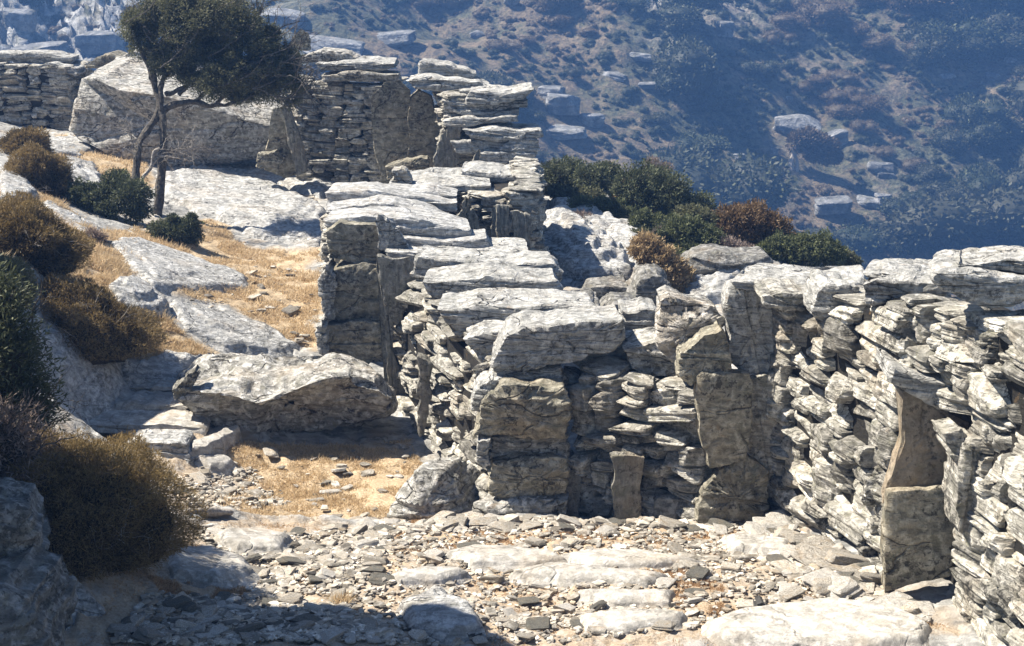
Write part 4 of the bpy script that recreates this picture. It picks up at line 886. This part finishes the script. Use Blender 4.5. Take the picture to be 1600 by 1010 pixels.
clumps('dark_shrub', 'tall dark green and grey twiggy shrub cut by the left edge, above the cushion bush', 'shrub', c+[-.1, .1, 0], [(c+[-.02, .15, .28], (.22, .25, .30)), (c+[-.08, .22, .52], (.20, .22, .22)), (c+[.05, .1, .12], (.18, .2, .18))], M_jun, 26000, .03, .007, 307, twig=10)
c = G(-20, 780)
clumps('grey_shrub', 'grey dry twiggy shrub between the tall dark shrub and the cushion bush', 'shrub', c, [(c+[.02, .1, .16], (.20, .2, .20))], M_grey, 8000, .035, .004, 308, twig=12, core=.5)
# seed-head plant
c = G(150, 545); root = thing('seed_head_plant', 'dry plant with round orange seed heads in front of the wide brown bush', 'plant', c); rng = np.random.RandomState(3)
for k, (px_, py_, r_) in enumerate([(148,508,9),(162,521,9),(141,527,11),(128,516,8),(160,540,8),(190,547,7),(120,530,7)]):
    h = G(px_, 545)*0+P(px_, py_, (c[1]*CP+(CAMZ-c[2])*SP)-.05); u_ = unit(rng.normal(size=(420, 3))); R_ = pxd(r_, 8.9)
    V, Q = blades(h+u_*R_*.35, u_+rng.normal(size=u_.shape)*.3, R_*.75, .005, rng); part('seed_head', V, Q, M_rust, root, np.repeat(rng.rand(420), 4), 0)
    V, Q = tube(spline([c+[(k-3)*.01, 0, -.02], (c+h)/2+[0, 0, .02], h], 8), .003, 4); part('stem', V, Q, M_dead, root)

# ------------------------------------------------------------ the windswept tree
D = 14.0; tb = G(247, 334); TD = tb[1]*CP+(CAMZ-tb[2])*SP
def tp(px, py, o=0): return P(px, py, TD+o)
tree = thing('windswept_tree', 'windswept tree with a dense dark crown blown to the right over two bent trunks', 'tree', tb)
tr = Batch()
def limb(pts, r0, r1, k=9, n=26, wob=.012):
    p = spline([tp(*q) for q in pts], n); r_ = np.linspace(r0, r1, n); V, Q = tube(p, r_, k); V = V+wob*np.stack([fbm(V, .09, 3, 71+q) for q in range(3)], 1); tr.add(V, Q, 0)
limb([(244,345),(249,315),(252,270),(256,225),(254,190),(250,165),(243,140),(238,112),(235,80)], .042, .026)
limb([(212,290,-.1),(214,262,-.1),(216,235,-.08),(224,212,-.05),(240,190),(250,165)], .034, .026)
limb([(252,178),(268,166),(300,160),(330,165),(350,150)], .028, .018)
limb([(250,165),(252,140),(262,110),(290,70)], .030, .015); limb([(258,150),(275,145),(300,130),(340,100)], .022, .012); limb([(280,150),(290,140),(310,120)], .018, .01)
limb([(300,160),(315,150),(345,120),(400,95)], .016, .008); limb([(330,165),(370,160),(430,140)], .016, .008); limb([(240,120),(225,90),(215,50)], .02, .01)
V, Q, T = tr.out(); part('trunk', V, Q, M_bark, tree)
rng = np.random.RandomState(9)
bl = [(218,48,26),(245,22,34),(285,8,38),(240,75,28),(285,58,42),(330,18,42),(335,75,46),(375,42,40),(385,95,44),(300,108,30),(345,125,34),(415,80,32),(405,128,36),(440,112,26),(440,145,24),(450,92,18),(455,128,18),(375,148,20),(260,100,22),(455,150,12),(425,55,14),(205,30,13)]
PV, DV, TT = [], [], []
for k, (px_, py_, r_) in enumerate(bl):
    c_ = tp(px_, py_, rng.uniform(-.12, .12)); R_ = np.array([pxd(r_, TD)*1.08, pxd(r_, TD)*1.5, pxd(r_, TD)]); m_ = int(210*r_**1.35/1.5)
    u_ = unit(rng.normal(size=(m_, 3))); rr = (rng.rand(m_)**.5)*(1+.42*fbm(u_, .3, 3, k)); q_ = c_+u_*R_*rr[:, None]
    kp = fbm(q_, .11, 2, 88) > -.12; q_, u_, rr = q_[kp], u_[kp], rr[kp]; m_ = len(q_); PV.append(q_)
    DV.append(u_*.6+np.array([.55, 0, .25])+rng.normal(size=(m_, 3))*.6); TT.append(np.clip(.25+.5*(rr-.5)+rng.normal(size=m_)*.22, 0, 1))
V, Q = blades(np.concatenate(PV), np.concatenate(DV), .024, .0075, rng); part('crown', V, Q, M_olive, tree, np.repeat(np.concatenate(TT), 4), 0)
tw = Batch()
for k in range(60):
    px_, py_, r_ = bl[rng.randint(len(bl))]; twigs(tw, tp(px_-10, py_+r_*.3, rng.uniform(-.3, .05)), [.8, -.1, .2], .34, .006, 2, rng, .55, 0, 4)
for k in range(70):
    px_, py_ = [(225,20),(260,-5),(200,45),(420,60),(445,95),(400,30),(350,0),(460,130)][rng.randint(8)]; twigs(tw, tp(px_, py_, 0), [.4, 0, .8], .22, .004, 1, rng, .5, .05, 3)
V, Q, T = tw.out(); part('twigs', V, Q, M_bark, tree)
# dead shrub beside the trunks
dt = thing('dead_shrub', 'leafless grey twisted shrub blown to the right, at the foot of the windswept tree', 'shrub', tp(228, 300, -.25)); db = Batch()
p = spline([tp(*q, -.3) for q in [(215,318),(226,300),(222,280),(236,262),(240,238),(250,232)]], 18); V, Q = tube(p, np.linspace(.020, .011, 18), 7); db.add(V, Q, 0)
p = spline([tp(*q, -.3) for q in [(236,262),(250,245),(270,246),(300,252)]], 12); V, Q = tube(p, np.linspace(.010, .006, 12), 6); db.add(V, Q, 0)
for k in range(26): twigs(db, tp(rng.uniform(240, 300), rng.uniform(226, 250), -.3), [.7, rng.uniform(-.6, .6), .15], .24, .0030, 2, rng, .55, 0, 3)
for k in range(9): twigs(db, tp(rng.uniform(200, 222), rng.uniform(215, 245), -.2), [-.3, 0, .6], .16, .004, 2, rng, .6, 0, 3)
V, Q, T = db.out(); part('twisted_stems', V, Q, M_dead, dt)
def pshrub(name, label, pix, gpx, d0, mat, n, ln, wd, seed, cat='shrub', fl=1.0, **kw):
    base = G(*gpx); d = (base[1]*CP+(CAMZ-base[2])*SP)+d0*.35
    blobs = [(P(x, y, d+dd_), (pxd(r, d)*1.1, pxd(r, d)*1.25, pxd(r, d)*fl)) for (x, y, r, dd_) in pix]
    return clumps(name, label, cat, base, blobs, mat, n, ln, wd, seed, **kw)
pshrub('juniper', 'low spreading dark juniper on the left at the foot of the windswept tree', [(125,300,20,0),(150,310,24,0),(180,292,24,.1),(205,305,26,0),(170,325,20,-.05),(215,330,18,0),(185,278,14,.2),(115,315,14,0)], (170,338), .12, M_jun, 22000, .028, .010, 401, fl=.8)
pshrub('juniper', 'small dark juniper with a jagged top, right of the trunks on the grass', [(255,362,18,0),(278,366,20,0),(298,352,14,0),(300,368,14,0),(272,344,9,0),(300,340,7,0)], (275,382), .08, M_jun, 12000, .024, .009, 402, fl=.9)
pshrub('small_plant', 'small grey-green plant beside the narrow rock strip on the slope', [(143,367,9,0),(155,372,9,0)], (150,380), .03, M_grey, 1500, .03, .004, 403, twig=3, core=0)

# shrubs on the ridge behind the walls
RS = [('mastic_shrub', 'dark green shrub nearest the stacked slabs, at the left end of the ridge shrubs', [(865,280,26,0),(890,272,24,.2),(880,295,20,0),(850,285,16,0)], (875,312), 1.0, M_jun, 14000),
      ('mastic_shrub', 'dark green rounded shrub, second from the left along the ridge', [(925,282,24,0),(945,275,22,.2),(950,296,18,0)], (935,312), 1.0, M_jun, 12000),
      ('juniper', 'blackish dense shrub with bare twigs on top, highest on the ridge', [(990,290,30,0),(1015,285,30,.2),(1010,312,26,0),(1045,300,28,0),(1060,322,24,0),(1090,325,22,.1),(975,310,20,0)], (1030,345), .9, M_jun, 30000),
      ('mastic_shrub', 'bright green low shrub in front of the dark ridge shrubs, left one', [(905,322,13,0),(935,325,15,0),(965,330,15,0),(990,340,14,0)], (940,342), .2, M_green, 14000),
      ('mastic_shrub', 'bright green low shrub below the blackish ridge shrub', [(1000,345,14,0),(1025,352,14,0),(1050,350,12,0)], (1020,364), .2, M_green, 10000),
      ('mastic_shrub', 'green tufted shrub in front of the rust-coloured dome bush', [(1080,360,20,0),(1105,374,22,0),(1085,388,22,0),(1060,355,14,0),(1068,402,18,0),(1100,400,16,0)], (1085,408), .2, M_green, 18000),
      ('mastic_shrub', 'green shrub behind the pale ledge left of the grey boulder', [(1090,405,16,0),(1115,410,16,0)], (1100,424), .2, M_green, 8000),
      ('heather_shrub', 'rust-brown dome-shaped bush in the middle of the ridge', [(1145,345,26,0),(1175,345,30,0),(1205,358,26,0),(1130,362,20,0),(1165,375,20,0)], (1170,392), .5, M_rustbush, 26000),
      ('grey_shrub', 'greyish-purple dry bush in front of the rust-brown dome bush', [(1135,392,18,0),(1155,398,16,0),(1120,385,12,0)], (1140,412), .1, M_grey, 10000),
      ('mastic_shrub', 'dark green shrub at the right foot of the rust-brown dome bush', [(1215,385,18,0),(1195,395,14,0)], (1210,405), .3, M_green, 9000),
      ('mastic_shrub', 'large dark green shrub farthest right on the ridge, above the right-hand wall', [(1250,388,22,0),(1280,388,24,0),(1300,398,18,0),(1235,400,16,0),(1262,402,18,0)], (1270,418), .3, M_green, 18000),
      ('grey_shrub', 'small reddish-grey bush on the sloping rock below the ridge shrubs', [(905,343,12,0),(917,345,10,0)], (908,356), .1, M_grey, 5000),
      ('straw_shrub', 'large straw-coloured dry bush between the sloping rock and the ridge path', [(1010,390,22,0),(1030,410,26,0),(1050,430,26,0),(1025,425,18,0),(1065,445,16,0)], (1045,462), .3, M_strawbush, 26000),
      ('straw_shrub', 'green-topped yellow grass bush left of the straw-coloured dry bush', [(1000,375,14,0),(985,385,10,0)], (1000,392), .2, M_olive, 5000),
      ('mastic_shrub', 'low olive scrub clump right below the dark green shrubs beside the stacked slabs', [(880,305,13,0),(905,308,14,0),(930,310,13,0),(868,300,10,0)], (900,322), .3, M_olive, 12000),
      ('straw_shrub', 'low straw-brown tuft between the bright green shrubs and the blackish ridge shrub', [(985,322,13,0),(1005,330,12,0),(965,316,10,0)], (990,342), .3, M_strawbush, 8000),
      ('mastic_shrub', 'ragged olive shrub right of the farthest green shrub, where the ridge drops behind the wall', [(1315,402,14,0),(1330,410,12,0),(1300,412,14,0)], (1310,424), .2, M_olive, 9000),
      ('mastic_shrub', 'dark rounded shrub between the small reddish-grey bush and the green tufted shrub', [(1035,372,16,0),(1060,382,15,0),(1045,360,13,.1)], (1048,398), .2, M_jun, 12000),
      ('mastic_shrub', 'olive shrub filling the gap between the dark ridge shrubs and the rust-brown bush', [(1090,345,18,0),(1110,352,16,0),(1075,338,16,.1)], (1100,372), .5, M_olive, 12000),
      ('grey_shrub', 'pale grey twiggy patch at the foot of the blackish ridge shrub', [(1040,372,14,0),(1055,380,14,0),(1030,366,10,0)], (1045,394), .1, M_grey, 8000),
      ('mastic_shrub', 'dark green bush between the rust-brown bush and the farthest right green shrub', [(1225,378,16,.1),(1240,385,16,.1),(1210,375,14,.1)], (1225,402), .4, M_jun, 10000),
      ('twiggy_shrub', 'leafless grey twig bush sticking up behind the ridge shrubs', [(1020,258,14,0),(1040,262,10,0)], (1020,312), 1.6, M_grey, 1500)]
for k, (nm, lab, pix, gpx, d0, mt, n_) in enumerate(RS):
    pshrub(nm, lab, pix, gpx, d0, mt, n_, .032, .011 if mt not in (M_grey,) else .005, 420+k, fl=.95, twig=8, core=.6 if 'twig' not in nm else 0, group='shrubs on the ridge behind the walls')

# ------------------------------------------------------------ dry grass
def grass(name, label, specs, mat, seed):
    rng = np.random.RandomState(seed); VV, QQ, TT = [], [], []; n0 = 0
    for poly, n, ln, wd, clump in specs:
        q = scatter_pts(poly, n, rng); keep = fbm(p3(q[:, 0], q[:, 1]), .16, 3, seed) > clump; q = q[keep]
        p = np.stack([q[:, 0], q[:, 1], H(q[:, 0], q[:, 1])-.004], 1); d = rng.normal(size=p.shape)*.65+np.array([.15, 0, .75]); d[:, 2] = np.abs(d[:, 2])+.1
        V, Q = blades(p, d, ln, wd, rng, .4, .1); VV.append(V); QQ.append(Q+n0); n0 += len(V); TT.append(np.repeat(rng.rand(len(p)), 4))
    o = link(name, make_mesh(name, np.concatenate(VV), np.concatenate(QQ), mat, np.concatenate(TT), 0)); return tag(o, label, 'grass', None, 'stuff')
grass('dry_grass', 'short dry yellow grass in the hollow and on the slope', [(Z_grass[0], 42000, .022, .004, -.5), (Z_grass[0], 9000, .045, .004, .35), (Z_grass[1], 60000, .028, .005, -.4), (Z_grass[1], 16000, .065, .005, .4), (Z_grass[2], 60000, .045, .005, -.4), (Z_grass[2], 20000, .08, .005, .3), (Z_grass[3], 9000, .05, .008, -.4)], M_straw, 611)
grass('rusty_grass', 'short rust-coloured dry grass between the flagstones', [(z_, n_, .018, .0035, -.35) for z_, n_ in zip(Z_rust, (20000, 15000, 16000, 15000, 15000))]+[(Z_gravel[0], 60000, .017, .0033, .25)], M_rust, 612)
tu = gp((520,935),(545,935),(545,948),(520,948)); grass('grass_tuft', 'tuft of dry grass among the stones left of the bottom centre', [(tu, 500, .05, .004, -9)], M_straw, 613)

# ------------------------------------------------------------ far hillside: shrubs, rocks, a windswept tree
def HG(px, py):
    d = np.linspace(35, 200, 700); r = ray(px, py); pts = np.array([0, 0, CAMZ])+d[:, None]*r; s = pts[:, 2]-HH(pts[:, 0], pts[:, 1]); k = np.argmax(s < 0)
    p = pts[k].copy(); return p, d[k], s[k] < 0
HR = [(1270,262,44,14,'reserve'),(1272,228,46,16,'reserve'),(1245,198,46,15,'large grey rock face in the middle of the far hillside'),(1308,218,20,14,'smaller boulder just right of the large grey rock face'),(1132,48,18,14,'white boulder high on the far hillside, top right of centre'),
      (1210,238,9,7,'small white boulder left of the far windswept tree'),(1232,155,9,4,'tiny white flat rock shining above the large rock face'),(1075,268,22,14,'pale boulder behind the ridge shrubs'),
      (1155,246,12,5,'flat pale slab left of the small white boulder, below centre of the hillside'),(1375,264,26,9,'layered pale slabs on the far hillside right of the far tree'),(1385,275,20,6,'lower slab just under the layered slabs on the hillside'),
      (1300,325,36,14,'low wide grey rock on the lower hillside above the right-hand wall'),(1360,318,28,8,'long thin rock right of the low wide grey rock'),(1380,130+180,18,7,'small slab above the long thin rock on the lower hillside'),
      (1550,122,14,7,'blue-white rock high on the right of the hillside'),(1578,95,11,5,'small white rock at the right edge, high on the hillside'),(1455,353,20,5,'thin pale slab low on the hillside at right'),
      (1538,345,12,6,'pair of pale slabs low on the hillside at far right'),(880,165,34,18,'pale rock cluster just right of the stacked slabs'),(860,150,26,14,'blue-white boulder beside the overhanging slab ends'),
      (925,190,24,12,'jagged pale rock right of the pale rock cluster'),(880,210,44,10,'long blue-grey ledge right of the stacked slabs'),(745,55,14,6,'small pale rock in the brown scrub, top centre'),
      (440,30,46,12,'long pale ledge above the tree crown'),(520,75,60,13,'broad pale rock ledge behind the pointed stone'),(620,62,40,10,'pale ledge right of the broad one, top centre left'),
      (30,40,34,24,'tall pale cliff rock in the top left corner'),(150,70,40,18,'low pale cliff block left of the tree crown'),(60,85,60,14,'long pale cliff ledge just above the dark background wall'),
      (1000,90,22,6,'small blue-white ledge high in the middle of the hillside'),(960,120,24,6,'pale ledge in brown scrub, upper middle of the hillside'),
      (1010,135,18,5,'thin pale slab below the pale ledge, middle of the hillside'),(1480,120,16,5,'thin bluish slab, upper right of the hillside'),(800,5,16,8,'pale rock at the top edge, centre')]
rng = np.random.RandomState(55)
def scrub_mesh(seed, mat, n=4200, ln=.085, wd=.045):
    r = np.random.RandomState(seed); V_, Q_, T_ = [], [], []; n0 = 0
    for k in range(7):
        c_ = np.array([r.uniform(-.55, .55), r.uniform(-.4, .4), r.uniform(.15, .5)]); R_ = np.array([r.uniform(.35, .6), r.uniform(.35, .6), r.uniform(.25, .42)])
        m_ = n//7; u_ = unit(r.normal(size=(m_, 3))); rr = 1-.4*r.rand(m_)**1.6
        V, Q = blades(c_+u_*R_*rr[:, None], u_+r.normal(size=u_.shape)*.7, ln, wd, r); V_.append(V); Q_.append(Q+n0); n0 += len(V); T_.append(np.repeat(np.clip(.3+.3*r.normal(size=m_)+.5*(rr-.8), 0, 1), 4))
        C, Qc = cubesphere(5); V = c_+unit(C)*R_*.78; V_.append(V); Q_.append(Qc+n0); n0 += len(V); T_.append(np.zeros(len(V)))
    V = np.concatenate(V_); V[:, 2] = np.maximum(V[:, 2], -.15)
    return make_mesh('scrub', V, np.concatenate(Q_), mat, np.concatenate(T_), 0)
SG = [scrub_mesh(800+i, M_hillgreen) for i in range(6)]; SB = [scrub_mesh(820+i, M_hillbrown, 4200, .10, .03) for i in range(4)]
RG = np.random.RandomState(21); cnt = 0; sct = []
while len(sct) < 340:
    px_, py_ = RG.uniform(-60, 1660), RG.uniform(-60, 440)
    if px_ < 560 and RG.rand() < .5: continue
    p, d_, ok = HG(px_, py_)
    if not ok: continue
    s = 1.05*np.exp(RG.normal()*.42)*(1.25 if px_ > 1000 else .8)
    if any(abs(px_-h_[0]) < h_[2]*1.0+14 and -h_[3]-8 < py_-h_[1] < h_[3]+34 for h_ in HR): continue
    nb_ = float(fbm(np.array([[p[0], p[1], 0]]), 9, 3, 640)[0]); brown = nb_ > (.12 if px_ < 1150 else .45)
    if p[0] < -10 and RG.rand() < .45: continue
    s *= d_/82
    sct.append((p, d_, s*(.62 if brown else 1), brown, px_, py_))
order = np.argsort([-t[2]/t[1] if (0 < t[4] < 1600 and 0 < t[5] < 400) else 0 for t in sct]); topi = set(order[:290].tolist())
far = Batch()
def col_of(px_): return 'upper left' if px_ < 600 else ('middle' if px_ < 1150 else 'right')
for i, (p, d_, s, brown, px_, py_) in enumerate(sct):
    me = (SB if brown else SG)[RG.randint(4 if brown else 6)]; rz = RG.uniform(0, 6.28); sc_ = (s*RG.uniform(.85, 1.3), s, s*RG.uniform(.7, 1.15))
    if i in topi:
        o = link('hillside_shrub', me, None, p); o.scale = sc_; o.rotation_euler = (0, 0, rz)
        tag(o, '%s rounded shrub on the hazy far hillside in the %s of the photo' % ('dry brown' if brown else 'dark green', col_of(px_)), 'shrub', 'shrubs on the far hillside, %s' % col_of(px_))
    else:
        # the remaining scrub reads as one mass
        far.add(None, None) if False else None
        if i % 1 == 0:
            sct[i] = sct[i]+(me, sc_, rz)
gb = {True: Batch(), False: Batch()}
def lowscrub(seed):
    r = np.random.RandomState(seed); V_, Q_, T_ = [], [], []; n0 = 0
    for k in range(3):
        c_ = np.array([r.uniform(-.5, .5), r.uniform(-.4, .4), r.uniform(.1, .3)]); R_ = np.array([.5, .5, .4]); m_ = 240; u_ = unit(r.normal(size=(m_, 3)))
        V, Q = blades(c_+u_*R_*.85, u_+r.normal(size=u_.shape)*.7, .12, .055, r); V_.append(V); Q_.append(Q+n0); n0 += len(V); T_.append(np.repeat(np.clip(.35+.3*r.normal(size=m_), 0, 1), 4))
        C, Qc = cubesphere(4); V = c_+unit(C)*R_*.8; V_.append(V); Q_.append(Qc+n0); n0 += len(V); T_.append(np.zeros(len(V)))
    return np.concatenate(V_), np.concatenate(Q_), np.concatenate(T_)
LS = [lowscrub(900+i) for i in range(5)]
for t in sct:
    if len(t) > 6:
        V, Q, T = LS[RG.randint(5)]; gb[t[3]].add((V*np.array(t[7]))@rotm(0, 0, t[8]).T+t[0], Q, T)
for k in range(7000):
    px_, py_ = RG.uniform(-100, 1700), RG.uniform(-80, 440); p, d_, ok = HG(px_, py_)
    if not ok or any(abs(px_-h_[0]) < h_[2]*1.0+5 and -h_[3]-4 < py_-h_[1] < h_[3]+14 for h_ in HR): continue
    V, Q, T = LS[RG.randint(5)]; s = .28*d_/82*np.exp(RG.normal()*.3); br = float(fbm(np.array([[p[0], p[1], 0]]), 7, 3, 641)[0]) > (-.02 if px_ < 1150 else .35)
    gb[br].add((V*s)@rotm(0, 0, RG.uniform(0, 6)).T+p, Q, T)
for br, mt, nm, lab in ((True, M_hillbrown, 'brown_scrub', 'low brown scrub covering the far hillside'), (False, M_hillgreen, 'green_scrub', 'low dark green scrub covering the far hillside')):
    V, Q, T = gb[br].out(); o = link(nm, make_mesh(nm, V, Q, mt, T, 0)); tag(o, lab, 'scrub', None, 'stuff')
# pale rocks on the hillside
for k, (px_, py_, rx_, ry_, lab) in enumerate(HR):
    if lab == 'reserve': continue
    p, d_, ok = HG(px_, py_+ry_*.7)
    V, Q = STH[k % len(STH)]; W_, Hh = rx_*2.1/F*d_, ry_*2.2/F*d_*1.05
    o = single('hillside_rock', (V*np.array([W_*.78, W_*.5, Hh*.75]))@rotm(.15, RG.uniform(-.12, .18), RG.uniform(-.3, .3)).T+p+np.array([0, 0, Hh*.38]), Q, M_far, lab, 'rock', 'pale rocks on the far hillside', smooth=40)
p, d_, ok = HG(1240, 268); ft = thing('far_windswept_tree', 'small windswept tree with a pale trunk on the far hillside right of centre', 'tree', p)
pf = lambda x, y, o=0: P(x, y, d_+o)
bt = Batch()
for pts, r0 in (([(1238,270),(1236,255),(1240,240),(1236,228)], .16), ([(1244,270),(1246,255),(1242,240)], .12), ([(1240,240),(1255,232),(1275,228)], .10)):
    V, Q = tube(spline([pf(*q) for q in pts], 10), np.linspace(r0, r0*.5, 10), 6); bt.add(V, Q, 0)
V, Q, T = bt.out(); part('trunk', V, Q, M_dead, ft)
PV, DV = [], []
for (x, y, r_) in [(1245,222,16),(1262,218,18),(1280,226,18),(1298,232,14),(1290,242,14),(1270,238,14),(1305,245,9)]:
    m_ = 900; u_ = unit(rng.normal(size=(m_, 3))); PV.append(pf(x, y)+u_*pxd(r_, d_)*(rng.rand(m_)**.4)[:, None]); DV.append(u_+[.5, 0, .2])
V, Q = blades(np.concatenate(PV), np.concatenate(DV), .20, .09, rng); part('crown', V, Q, M_hillbrown, ft, np.repeat(rng.rand(len(V)//4)*.5, 4), 0)
